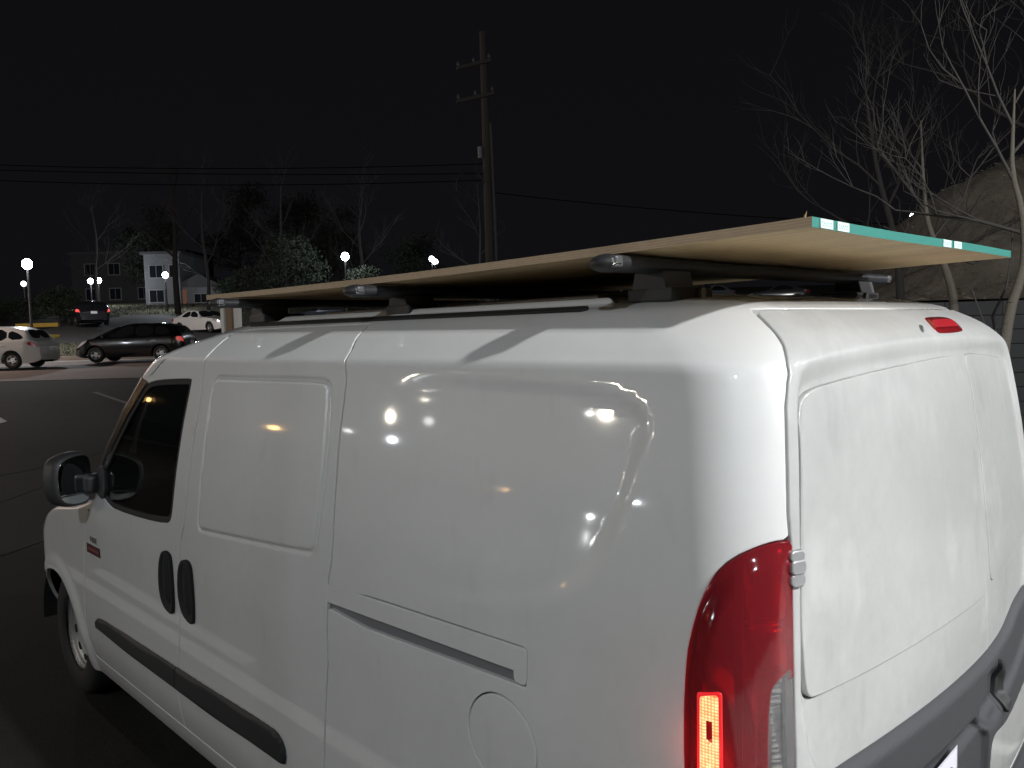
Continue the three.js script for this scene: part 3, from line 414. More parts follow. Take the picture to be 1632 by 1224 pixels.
// tail: two doors of unequal width
{
  const doorSd = (lo, hi) => (s, t) => Math.min(rearOpening(s, t) - G, s - lo - .0025, hi - s - .0025);
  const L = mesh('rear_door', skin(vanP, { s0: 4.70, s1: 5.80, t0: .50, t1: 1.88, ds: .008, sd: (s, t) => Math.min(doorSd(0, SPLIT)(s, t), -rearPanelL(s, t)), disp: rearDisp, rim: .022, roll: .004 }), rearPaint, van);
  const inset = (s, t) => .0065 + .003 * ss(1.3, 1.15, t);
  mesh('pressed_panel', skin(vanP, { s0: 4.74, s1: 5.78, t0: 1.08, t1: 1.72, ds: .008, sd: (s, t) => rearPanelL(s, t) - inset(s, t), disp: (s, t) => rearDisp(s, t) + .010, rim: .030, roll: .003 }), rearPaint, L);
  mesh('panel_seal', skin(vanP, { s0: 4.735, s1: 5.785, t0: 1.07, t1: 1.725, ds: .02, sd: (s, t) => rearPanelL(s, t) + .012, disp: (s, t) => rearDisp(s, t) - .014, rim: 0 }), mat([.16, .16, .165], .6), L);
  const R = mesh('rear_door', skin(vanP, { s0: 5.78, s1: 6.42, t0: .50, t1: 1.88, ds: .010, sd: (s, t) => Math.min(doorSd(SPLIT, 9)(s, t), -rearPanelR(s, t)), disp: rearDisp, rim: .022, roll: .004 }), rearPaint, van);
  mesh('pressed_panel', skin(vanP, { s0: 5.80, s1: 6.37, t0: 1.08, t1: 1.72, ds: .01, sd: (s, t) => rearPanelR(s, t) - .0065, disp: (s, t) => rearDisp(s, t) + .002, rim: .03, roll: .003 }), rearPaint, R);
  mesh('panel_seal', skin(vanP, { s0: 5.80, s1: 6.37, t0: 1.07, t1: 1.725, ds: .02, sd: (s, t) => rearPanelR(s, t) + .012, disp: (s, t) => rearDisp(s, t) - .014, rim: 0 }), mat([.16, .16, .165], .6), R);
  const trim = sdPoly(chaikin([[4.79, 1.008], [4.914, 1.0], [5.106, .983], [5.35, .963], [5.588, .948], [5.78, .942], [5.931, .950], [6.02, .975], [6.10, .995], [6.30, 1.0], [6.30, .83], [6.092, .765], [5.964, .742], [5.843, .724], [5.72, .742], [5.70, .72], [5.69, .60], [4.93, .60], [4.90, .75], [4.80, .85]], 3));
  const plateBay = sdPoly(chaikin([[4.97, .88], [5.44, .845], [5.66, .835], [5.67, .60], [4.95, .60]], 1));
  const pocket = sdPoly(chaikin([[5.66, .885], [5.72, .91], [5.80, .905], [5.85, .86], [5.83, .80], [5.74, .775], [5.66, .79], [5.64, .84]], 2));
  const tdisp = (s, t) => rearDisp(s, t) + .020 * ss(-.004, .022, trim(s, t)) - .016 * ss(-.004, .008, plateBay(s, t)) - .017 * ss(-.006, .022, pocket(s, t));
  mesh('number_plate_trim', skin(vanP, { s0: 4.76, s1: SPLIT, t0: .58, t1: 1.03, ds: .006, sd: (s, t) => Math.min(trim(s, t), SPLIT - .003 - s), disp: tdisp }), greyPlastic, L);
  mesh('lower_trim', skin(vanP, { s0: SPLIT, s1: 6.34, t0: .58, t1: 1.03, ds: .008, sd: (s, t) => Math.min(trim(s, t), s - SPLIT - .003), disp: tdisp }), greyPlastic, R);
  const grip = sdPoly(chaikin([[5.812, .915], [5.832, .905], [5.842, .86], [5.832, .805], [5.806, .785], [5.800, .800], [5.818, .85], [5.812, .89]], 2));
  mesh('door_release', skin(vanP, { s0: 5.78, s1: 5.87, t0: .76, t1: .94, ds: .005, sd: (s, t) => grip(s, t), disp: (s, t) => tdisp(s, t) + .012, rim: .02 }), plastic, R);
  // number plate: only its upper edge and the last figures are in view
  const cv = document.createElement('canvas'); cv.width = 512; cv.height = 256; const c = cv.getContext('2d'); c.fillStyle = '#e9e9f2'; c.fillRect(0, 0, 512, 256); c.strokeStyle = '#c9c9d8'; c.lineWidth = 6; c.strokeRect(6, 6, 500, 244); c.fillStyle = '#23264a'; c.font = 'bold 200px sans-serif'; c.textAlign = 'right'; c.textBaseline = 'middle'; c.fillText('40', 486, 132);
  const pt = new THREE.CanvasTexture(cv); pt.colorSpace = THREE.SRGBColorSpace;
  const pg = skin(vanP, { s0: 5.155, s1: 5.46, t0: .678, t1: .832, ds: .03, disp: () => .006 });
  { const u = pg.attributes.uv; for (let i = 0; i < u.count; i++) u.setXY(i, (u.getX(i) - 5.155) / .305, (u.getY(i) - .678) / .154); }
  const plate = mesh('number_plate', pg, mat([1, 1, 1], .45, { map: pt }), L); plate.userData.label = 'white number plate with dark blue figures';
  for (const t of [1.386, .80]) mesh('hinge', [skin(vanP, { s0: 4.726, s1: 4.757, t0: t - .026, t1: t - .009, ds: .006, sd: (s, q) => Math.min(q - t + .026, t - .009 - q, s - 4.727, 4.756 - s) - .0005, disp: s => .009, rim: .012, roll: .004 }), skin(vanP, { s0: 4.726, s1: 4.757, t0: t - .006, t1: t + .012, ds: .006, sd: (s, q) => Math.min(q - t + .006, t + .012 - q, s - 4.727, 4.756 - s) - .0005, disp: () => .011, rim: .014, roll: .004 }), skin(vanP, { s0: 4.726, s1: 4.757, t0: t + .014, t1: t + .028, ds: .006, sd: (s, q) => Math.min(q - t - .014, t + .028 - q, s - 4.727, 4.756 - s) - .0005, disp: () => .009, rim: .012, roll: .004 })], mat([.45, .45, .46], .35, { metalness: .6 }), L);
  // high brake light and washer nozzle over the doors
  const bO = sdPoly(chaikin([[5.66, 1.772], [5.70, 1.766], [5.92, 1.767], [5.955, 1.776], [6.0, 1.812], [5.985, 1.824], [5.80, 1.824], [5.725, 1.818]], 2));
  const bl = mesh('high_brake_light', skin(vanP, { s0: 5.6, s1: 6.06, t0: 1.74, t1: 1.85, ds: .008, sd: bO, disp: (s, t) => .001 + .003 * ss(0, .012, bO(s, t)), rim: .012 }), phys([.26, .007, .012], .18, { clearcoat: 1 }), R);
  mesh('inner_lens', skin(vanP, { s0: 5.6, s1: 6.06, t0: 1.74, t1: 1.85, ds: .01, sd: (s, t) => Math.min(bO(s, t) - .014, t - 1.784), disp: () => .0045, rim: .004 }), phys([.40, .012, .022], .3), bl);
  const nO = sdPoly(chaikin([[5.535, 1.772], [5.565, 1.771], [5.618, 1.797], [5.59, 1.799]], 2));
  mesh('washer_nozzle', skin(vanP, { s0: 5.5, s1: 5.65, t0: 1.75, t1: 1.82, ds: .005, sd: nO, disp: (s, t) => .01 * ss(0, .012, nO(s, t)), rim: .01 }), mat([.09, .10, .10], .35), L);
  const rb = sdPoly([[4.45, .25], [4.45, .50], [2 * S3 - 4.45, .50], [2 * S3 - 4.45, .25]]);
  mesh('rear_bumper', skin(vanP, { s0: 4.42, s1: 2 * S3 - 4.42, t0: .24, t1: .52, ds: .02, sd: rb, disp: (s, t) => .035 * ss(0, .06, rb(s, t)), rim: .03 }), greyPlastic, van);
}
// tail lamps: red shell over reflectors, clear reversing window, lit side marker
for (const m of [0, 1]) {
  const f = g => m ? mirrored(g, ZC) : g;
  const revO = sdPoly(chaikin([[4.679, 1.195], [4.690, 1.214], [4.714, 1.226], [4.7275, 1.228], [4.7275, .88], [4.676, .88], [4.674, 1.1]], 1));
  const mk = sdPoly([[4.572, 1.176], [4.598, 1.184], [4.598, .985], [4.588, .975], [4.570, .99]]), notch = sdPoly([[4.5765, 1.108], [4.592, 1.100], [4.592, 1.143], [4.5765, 1.143]]);
  const lens = mesh('tail_light', f(skin(vanP, { s0: 4.52, s1: 4.74, t0: .74, t1: 1.44, ds: .005, dt: .008, sd: (s, t) => Math.min(tailO(s, t), -revO(s, t) - .0006), disp: (s, t) => .003 + .010 * ss(0, .04, tailO(s, t)), rim: .03 })), redLens, van);
  mesh('reversing_lens', f(skin(vanP, { s0: 4.66, s1: 4.735, t0: .87, t1: 1.24, ds: .005, sd: (s, t) => Math.min(revO(s, t), tailO(s, t)), disp: (s, t) => .003 + .010 * ss(0, .04, tailO(s, t)), rim: .03 })), clearLens, lens);
  // reflector bowls behind the shell, stepped and pleated
  const bowl = (s, t) => { const a = (s - 4.63) / .07; let d = -.022 - .018 * (1 - Math.min(1, a * a)); if (s < 4.628) d += .012; if (s > 4.64 && t > 1.30) d += .010; if (s > 4.668 && t < 1.225) d -= .006 + .0016 * Math.sin(t * 700); else if (t > 1.20 && t < 1.29 && s > 4.632) d += .012; d += .006 * Math.sin(t * 42 + s * 60) * (s < 4.66 ? 1 : .4); return Math.min(d, -.010); };
  mesh('reflector', f(skin(vanP, { s0: 4.52, s1: 4.74, t0: .74, t1: 1.44, ds: .004, dt: .006, sd: (s, t) => tailO(s, t) - .002, disp: bowl, rim: 0 })), mat([.55, .53, .52], .22, { metalness: .9 }), lens);
  mesh('lamp_divider', f(skin(vanP, { s0: 4.60, s1: 4.68, t0: .78, t1: 1.42, ds: .004, dt: .02, sd: (s, t) => Math.min(.0045 - Math.abs(s - 4.628 - .02 * (t - 1.1)), tailO(s, t) - .006), disp: () => -.004, rim: .03 })), mat([.03, .01, .01], .4), lens);
  const mtex = tex(128, (u, v) => { const a = Math.abs(Math.sin(u * 37.7)) * Math.abs(Math.sin(v * 37.7)), n = tfbm(u, v, 5, 4, 3), k = .62 + .5 * a + .7 * n; return [k + .15, k * (.62 + .4 * a + .5 * n), k * (.30 + .45 * a + .5 * n)]; });
  mtex.repeat.set(16, 16);
  const mm = new THREE.MeshStandardMaterial({ color: rgb(.25, .03, .02), roughness: .35, emissive: rgb(1, .80, .52), emissiveIntensity: m ? 0 : 1.25, emissiveMap: mtex });
  mesh('side_marker_light', f(skin(vanP, { s0: 4.56, s1: 4.61, t0: .96, t1: 1.20, ds: .003, sd: (s, t) => Math.min(mk(s, t), -notch(s, t)), disp: () => .0165, rim: .003 })), mm, lens);
  const glowRing = sdPoly([[4.567, 1.180], [4.603, 1.189], [4.603, .98], [4.588, .968], [4.565, .985]]);
  mesh('marker_surround', f(skin(vanP, { s0: 4.55, s1: 4.62, t0: .95, t1: 1.21, ds: .003, sd: (s, t) => Math.min(glowRing(s, t), -mk(s, t) - .0003), disp: () => .0155, rim: .003 })), new THREE.MeshStandardMaterial({ color: rgb(.3, .01, .01), roughness: .3, emissive: rgb(.9, .02, .03), emissiveIntensity: m ? 0 : .75 }), lens);
  if (!m) { const l = new THREE.PointLight(rgb(1, .16, .12), .012, 0, 2); l.position.set(...(p => [p[0] + .01, p[1], p[2] + .045])(vanP(4.58, 1.08))); l.castShadow = true; l.shadow.radius = 1; l.name = 'marker_bulb'; scene.add(l); }
}
// black trim on the windscreen pillars
for (const m of [0, 1]) {
  const f = g => m ? mirrored(g, ZC) : g;
  const pil = sdPoly(chaikin([[-.06, 1.15], [.19, 1.15], [.21, 1.30], [.32, 1.64], [.30, 1.665], [.02, 1.635], [-.06, 1.63]], 1));
  const a = skin(noseP, { s0: -.06, s1: .36, t0: 1.12, t1: 1.68, ds: .02, dt: .01, sd: pil, disp: () => .003, rim: .006, flip: true });
  const b = skin(vanP, { s0: 1.50, s1: 2.04, t0: 1.13, t1: 1.64, ds: .008, sd: (s, t) => Math.min(s - X0(t) + .012, -winO(s, t), (1.622 + .1 * (s - 1.96)) - t, t - 1.15, .055 - (s - X0(t))), disp: () => .003, rim: .004 });
  mesh('pillar_trim', [f(a), f(b)], blackGloss, van);
}
// roof mouldings
for (const m of [0, 1]) { const f = g => m ? mirrored(g, ZC) : g; const o = sdPoly([[2.55, 1.892], [4.30, 1.892], [4.34, 1.90], [4.34, 1.918], [2.55, 1.918]]); mesh('roof_moulding', f(skin(vanP, { s0: 2.5, s1: 4.4, t0: 1.87, t1: 1.94, ds: .02, dt: .006, sd: o, disp: () => .006, rim: .012 })), rubber, van); }
// driver's door lettering and red nameplate
{
  const txt = (w, h, draw) => { const cv = document.createElement('canvas'); cv.width = w; cv.height = h; draw(cv.getContext('2d')); const t = new THREE.CanvasTexture(cv); t.colorSpace = THREE.SRGBColorSpace; return t; };
  const patch = (a, b, c, d, shear) => { const g = skin((s, t) => vanP(s, t), { s0: a, s1: b, t0: c, t1: d, ds: .03, disp: () => .002 }); const u = g.attributes.uv; for (let i = 0; i < u.count; i++) u.setXY(i, (u.getX(i) - a) / (b - a), (u.getY(i) - c) / (d - c)); return g; };
  const letters = txt(256, 64, c => { c.clearRect(0, 0, 256, 64); c.fillStyle = '#2a2a2c'; c.font = 'bold 62px sans-serif'; c.textAlign = 'center'; c.textBaseline = 'middle'; c.fillText('FREE', 128, 34); });
  mesh('lettering', patch(1.405, 1.572, .898, .932), mat([1, 1, 1], .5, { map: letters, transparent: true, alphaTest: .5 }), driverDoor).userData.label = 'dark lettering';
  const red = txt(256, 64, c => { c.fillStyle = '#571d1c'; c.fillRect(0, 0, 256, 64); c.strokeStyle = '#2b1413'; c.lineWidth = 8; c.strokeRect(2, 2, 252, 60); c.fillStyle = '#8c5a55'; for (let i = 0; i < 8; i++) c.fillRect(30 + i * 25, 24, 15, 17); });
  mesh('nameplate', patch(1.393, 1.567, .846, .888), mat([1, 1, 1], .5, { map: red }), driverDoor).userData.label = 'small dark red nameplate';
}
// door mirrors
for (const m of [0, 1]) {
  const turn = g => { g.translate(-1.5, 0, -.1); g.scale(1, 1, 1.12); g.rotateY(.36); g.translate(1.5, 0, .088); return g; }, f0 = g => m ? mirrored(g, ZC) : g, f = g => f0(turn(g));
  const sh = new THREE.Shape(chaikin([[.022, 1.30], [.012, 1.20], [.022, 1.105], [.050, 1.082], [.110, 1.082], [.158, 1.10], [.180, 1.145], [.184, 1.22], [.172, 1.285], [.135, 1.312], [.060, 1.322]], 2).map(p => new THREE.Vector2(...p)));
  const shell = new THREE.ExtrudeGeometry(sh, { depth: .022, bevelEnabled: true, bevelThickness: .035, bevelSize: .018, bevelOffset: -.018, bevelSegments: 5, steps: 1 });
  shell.applyMatrix4(new THREE.Matrix4().makeBasis(V(0, 0, 1), V(0, 1, 0), V(-1, 0, 0)).setPosition(1.505, 0, 0));
  const mir = mesh('door_mirror', f(shell), plastic, van);
  const face = (lo, hi, nm) => { const o = sdPoly(chaikin([[.034, 1.29], [.028, 1.20], [.036, 1.115], [.058, 1.098], [.108, 1.098], [.148, 1.113], [.166, 1.15], [.169, 1.22], [.158, 1.275], [.13, 1.296], [.066, 1.306]], 2)); const P2 = (z, y) => [1.5415 - (nm ? .12 * ((z - .1) ** 2 + (y - 1.13) ** 2) * 3 : 0), y, z]; mesh(nm ? 'wide_angle_mirror' : 'mirror_glass', f(skin((a, b) => P2(a, b), { s0: 0, s1: .2, t0: 1.07, t1: 1.33, ds: .008, flip: true, sd: (s, t) => Math.min(o(s, t), t - lo, hi - t), rim: .004, roll: .001 })), mat([.55, .57, .58], .03, { metalness: 1 }), mir); };
  face(1.142, 2, 0); face(0, 1.135, 1);
  mesh('arm', f0(mergeGeometries([box(1.535, 1.175, -.015, .075, .085, .11, .02)])), plastic, mir);
  const fo = sdPoly(chaikin([[1.52, 1.17], [1.575, 1.245], [1.64, 1.262], [1.66, 1.13], [1.60, 1.115]], 1));
  mesh('sail_panel', f0(skin(vanP, { s0: 1.5, s1: 1.7, t0: 1.1, t1: 1.28, ds: .01, sd: fo, disp: () => .006, rim: .02 })), plastic, mir);
}
// wheels
const holeMat = mat([.008, .008, .008], .9);
function wheelPart(parent, x, y, z, R, w, out, rimMat, style = 0) {
  const prof = [[R * .60, w * .42], [R * .64, w * .5], [R * .86, w * .5], [R * .95, w * .44], [R, w * .30], [R, -w * .30], [R * .95, -w * .44], [R * .86, -w * .5], [R * .60, -w * .45]].map(p => new THREE.Vector2(...p));
  const tyre = new THREE.LatheGeometry(prof, 40); tyre.rotateX(Math.PI / 2 * out); tyre.translate(x, y, z); const t = mesh('wheel', tyre, rubber, parent);
  const rp = [[R * .02, w * .20], [R * .16, w * .22], [R * .20, w * .18], [R * .36, w * .16], [R * .42, w * .26], [R * .50, w * .22], [R * .56, w * .30], [R * .61, w * .43], [R * .60, -w * .3]].map(p => new THREE.Vector2(...p));
  const disc = new THREE.LatheGeometry(rp, 40); disc.rotateX(Math.PI / 2 * out); disc.translate(x, y, z); mesh('rim', disc, rimMat, t);
   const n = style ? 5 : 10; for (let i = 0; i < n; i++) { const a = i / n * Math.PI * 2 + .2, g = new THREE.CylinderGeometry(R * (style ? .13 : .055), R * (style ? .13 : .055), .012, 14); g.rotateX(Math.PI / 2); g.scale(style ? .8 : 1.25, style ? 1 : .9, 1); g.rotateZ(a + (style ? 0 : Math.PI / 2)); g.translate(x + Math.cos(a) * R * (style ? .40 : .47), y + Math.sin(a) * R * (style ? .40 : .47), z + out * w * (style ? .25 : .245)); mesh('rim_opening', g, holeMat, t); }
  const hub = new THREE.CylinderGeometry(R * .17, R * .19, w * .1, 20); hub.rotateX(Math.PI / 2); hub.translate(x, y, z + out * w * .24); mesh('hub_cap', hub, rimMat, t);
  return t;
}
for (const [x, y] of wheels) for (const o of [1, -1]) wheelPart(van, x, y, ZC + o * (.895 - .06 - .1075), .318, .215, o, mat([.36, .36, .355], .45, { metalness: .6 }));
for (const [x, y] of wheels) for (const o of [1, -1]) { const g = new THREE.CylinderGeometry(.365, .365, .30, 32, 1, true, 0, Math.PI); g.rotateX(Math.PI / 2); g.rotateZ(Math.PI / 2); g.translate(x, y, ZC + o * (.895 - .17)); const lid = new THREE.CircleGeometry(.365, 32); lid.translate(x, y, ZC + o * (.895 - .30)); mesh('wheel_arch_liner', [g, lid], mat([.01, .01, .01], .95), van); }
// cab interior
{
  mesh('bulkhead', box(2.46, 1.05, ZC, .03, 1.35, 1.55), mat([.05, .05, .05], .8), van);
  mesh('dashboard', [box(1.28, .98, ZC, .5, .26, 1.56, .05), box(1.42, 1.06, ZC + .40, .22, .10, .42, .04)], cabin, van);
  for (const z of [ZC + .40, ZC - .40]) { const back = box(0, .36, 0, .13, .66, .48, .05); back.rotateZ(-.16); back.translate(2.10, .78, z); const s = mesh('seat', [box(1.92, .72, z, .50, .16, .50, .06), back], mat([.035, .036, .04], .9), van); const hr = box(0, 0, 0, .10, .20, .28, .045); hr.rotateZ(-.16); hr.translate(2.245, 1.58, z); mesh('headrest', hr, mat([.035, .036, .04], .9), s); }
  const sw = new THREE.TorusGeometry(.185, .017, 10, 36); sw.rotateY(Math.PI / 2); sw.rotateZ(.45); sw.translate(1.63, 1.10, ZC + .40); mesh('steering_wheel', [sw, rod([1.63, 1.10, ZC + .40], [1.40, .99, ZC + .40], .03)], cabin, van);
}
// ------------------------------------------------------------------ roof bars and the plywood on them
{
  const alu = mat([.045, .046, .05], .38, { metalness: .4 });
  for (const X of [4.25, 3.35, 2.48]) {
    const u = (4.66 - X) / 2.44, by = 1.9335 + (X - 4.66) * .0052 - .044 * u * (1 - u);
    const sh = new THREE.Shape(); sh.moveTo(-.036, 0); sh.bezierCurveTo(-.036, .014, -.022, .0175, 0, .0175); sh.bezierCurveTo(.022, .0175, .036, .012, .036, 0); sh.bezierCurveTo(.036, -.012, .022, -.0175, 0, -.0175); sh.bezierCurveTo(-.022, -.0175, -.036, -.014, -.036, 0);
    const len = 1.44, g = new THREE.ExtrudeGeometry(sh, { depth: len, bevelEnabled: false, curveSegments: 10 }); g.translate(X, by, ZC - len / 2);
    const bar = mesh('roof_bar', g, alu, van);
    for (const o of [1, -1]) {
      const z = ZC + o * len / 2;
      const cap = new THREE.SphereGeometry(1, 20, 12); cap.scale(.0375, .019, .036); cap.translate(X, by, z + o * .002); mesh('end_cap', cap, plastic, bar);
      mesh('end_plug', box(X + .006, by + .001, z + o * .010, .066, .024, .026, .006), mat([.16, .165, .17], .3, { metalness: .5 }), bar);
      mesh('lock_cylinder', box(X + .030, by - .0045, z + o * .012, .018, .008, .022, .003), chrome, bar);
      const zf = ZC + o * (.895 - .40), ft = new THREE.Shape([[-.045, 0], [.045, 0], [.034, by - 1.884], [-.034, by - 1.884]].map(p => new THREE.Vector2(...p))), fg = new THREE.ExtrudeGeometry(ft, { depth: .10, bevelEnabled: true, bevelSize: .004, bevelThickness: .004, bevelSegments: 2 }); fg.translate(X, 1.868, zf - .05 + o * .03);
      mesh('foot', fg, greyPlastic, bar);
      mesh('foot_base', [box(X, 1.862, zf, .115, .032, .17, .006)], plastic, bar);
      const bolt = new THREE.CylinderGeometry(.012, .012, .012, 6); bolt.rotateZ(Math.PI / 2); bolt.translate(X + .06, 1.866, zf - o * .03); mesh('bolt', bolt, dullSteel, bar);
    }
  }
}
{
  const L = 2.44, W = 1.22, T = .018, o = thing('plywood_sheet', 'plywood sheet with a teal painted end lying on the van roof bars', 'plywood', [4.66, 1.956, -.2116], 0);
  o.rotation.order = 'YXZ'; o.rotation.y = -.013; o.rotation.z = .0052;
  const face = tex(1024, (u, v) => { const w = tfbm(u, v, 3, 41, 3), g = tfbm(u * 1, v, 8, 44, 3), ring = .5 + .5 * Math.sin((v * 26 + w * 5 + g) * 6.28); const fine = tfbm(u, v, 110, 46, 2), knot = Math.max(0, tfbm(u, v, 9, 52, 2) - .3); const k = .80 + .16 * ring + .22 * fine + .34 * w + .2 * g - .6 * knot; return [k, k * (.96 + .05 * ring), k * (.88 + .1 * ring)]; });
  face.repeat.set(1 / 1.9, 1 / .9);
  const fm = mat([.49, .365, .21], .72, { map: face });
  const ply = tex(256, (u, v) => { const b = Math.floor(v * 7) % 2, f = tfbm(u, v * .2, 30, 61, 3); const k = (b ? .84 : 1) + .3 * f; return [k, k * .95, k * .90]; }); ply.repeat.set(1.4, 1);
  const em = mat([.50, .385, .27], .8, { map: ply });
  // faces: sides show the layers, broad faces the veneer
  const nx = 60, nz = 30, warp = (x, z) => -.044 * (-x / L) * (1 + x / L) + .0015 * Math.sin(z * 5);
  const deck = (y, up) => { const g = new THREE.PlaneGeometry(L, W, nx, nz); g.rotateX(up ? -Math.PI / 2 : Math.PI / 2); g.translate(-L / 2, y, -W / 2); const p = g.attributes.position, u = g.attributes.uv; for (let i = 0; i < p.count; i++) { p.setY(i, y + warp(p.getX(i), p.getZ(i))); u.setXY(i, p.getX(i), p.getZ(i)); } g.computeVertexNormals(); return g; };
  mesh('veneer', [deck(0, false), deck(T, true)], fm, o);
  const edge = (pts, n, lenUV) => { const pos = [], uv = [], idx = []; for (let i = 0; i <= n; i++) { const x = pts[0][0] + (pts[1][0] - pts[0][0]) * i / n, z = pts[0][1] + (pts[1][1] - pts[0][1]) * i / n, w = warp(x, z), j = .0012 * fbm(x * 9, z * 9, 4, 3); const nx_ = -(pts[1][1] - pts[0][1]), nz_ = pts[1][0] - pts[0][0], l = Math.hypot(nx_, nz_); pos.push(x + nx_ / l * j, w, z + nz_ / l * j, x + nx_ / l * j, w + T, z + nz_ / l * j); uv.push(i / n * lenUV, 0, i / n * lenUV, 1); } for (let i = 0; i < n; i++) { const k = i * 2; idx.push(k, k + 2, k + 3, k, k + 3, k + 1); } const g = new THREE.BufferGeometry(); g.setAttribute('position', new THREE.Float32BufferAttribute(pos, 3)); g.setAttribute('uv', new THREE.Float32BufferAttribute(uv, 2)); g.setIndex(idx); g.computeVertexNormals(); return g; };
  mesh('layered_edge', [edge([[-L, 0], [0, 0]], 160, L), edge([[0, -W], [-L, -W]], 60, L), edge([[-L, -W], [-L, 0]], 60, W)], em, o);
  const teal = phys([.03, .24, .20], .6, { map: tex(256, (u, v) => { const k = .85 + .35 * tfbm(u, v, 22, 71, 3); return [k, k, k]; }) });
  mesh('painted_end', edge([[0, 0], [0, -W]], 60, W), teal, o).userData.label = 'teal painted end of the sheet with white stamps';
  const stampTex = k => { const cv = document.createElement('canvas'); cv.width = 128; cv.height = 64; const c = cv.getContext('2d'); c.fillStyle = '#dfeee9'; c.fillRect(0, 0, 128, 64); c.fillStyle = '#8fb9b0'; for (let i = 0; i < 5; i++) c.fillRect(12 + i * 22, 16 + (i * 7 + k) % 9, 12, 14); for (let i = 0; i < 4; i++) c.fillRect(16 + i * 26, 40, 16, 8); const t = new THREE.CanvasTexture(cv); t.colorSpace = THREE.SRGBColorSpace; return t; };
  [[.030, .050], [.098, .050], [.66, .055], [.735, .055]].forEach(([z, w], i) => { const n = 6, g = new THREE.PlaneGeometry(w, T * .9, n, 1); g.rotateY(Math.PI / 2); g.translate(.0016, T / 2, -z - w / 2); const p = g.attributes.position; for (let k = 0; k < p.count; k++) p.setY(k, p.getY(k) + warp(0, p.getZ(k))); mesh('stamp', g, mat([.85, .9, .88], .7, { map: stampTex(i) }), o); });
  const sp = new THREE.ConeGeometry(.0025, .012, 5); sp.rotateZ(-.5); sp.rotateX(.4); sp.translate(-.012, T + .006, -.003); mesh('splinter', sp, fm, o);
}
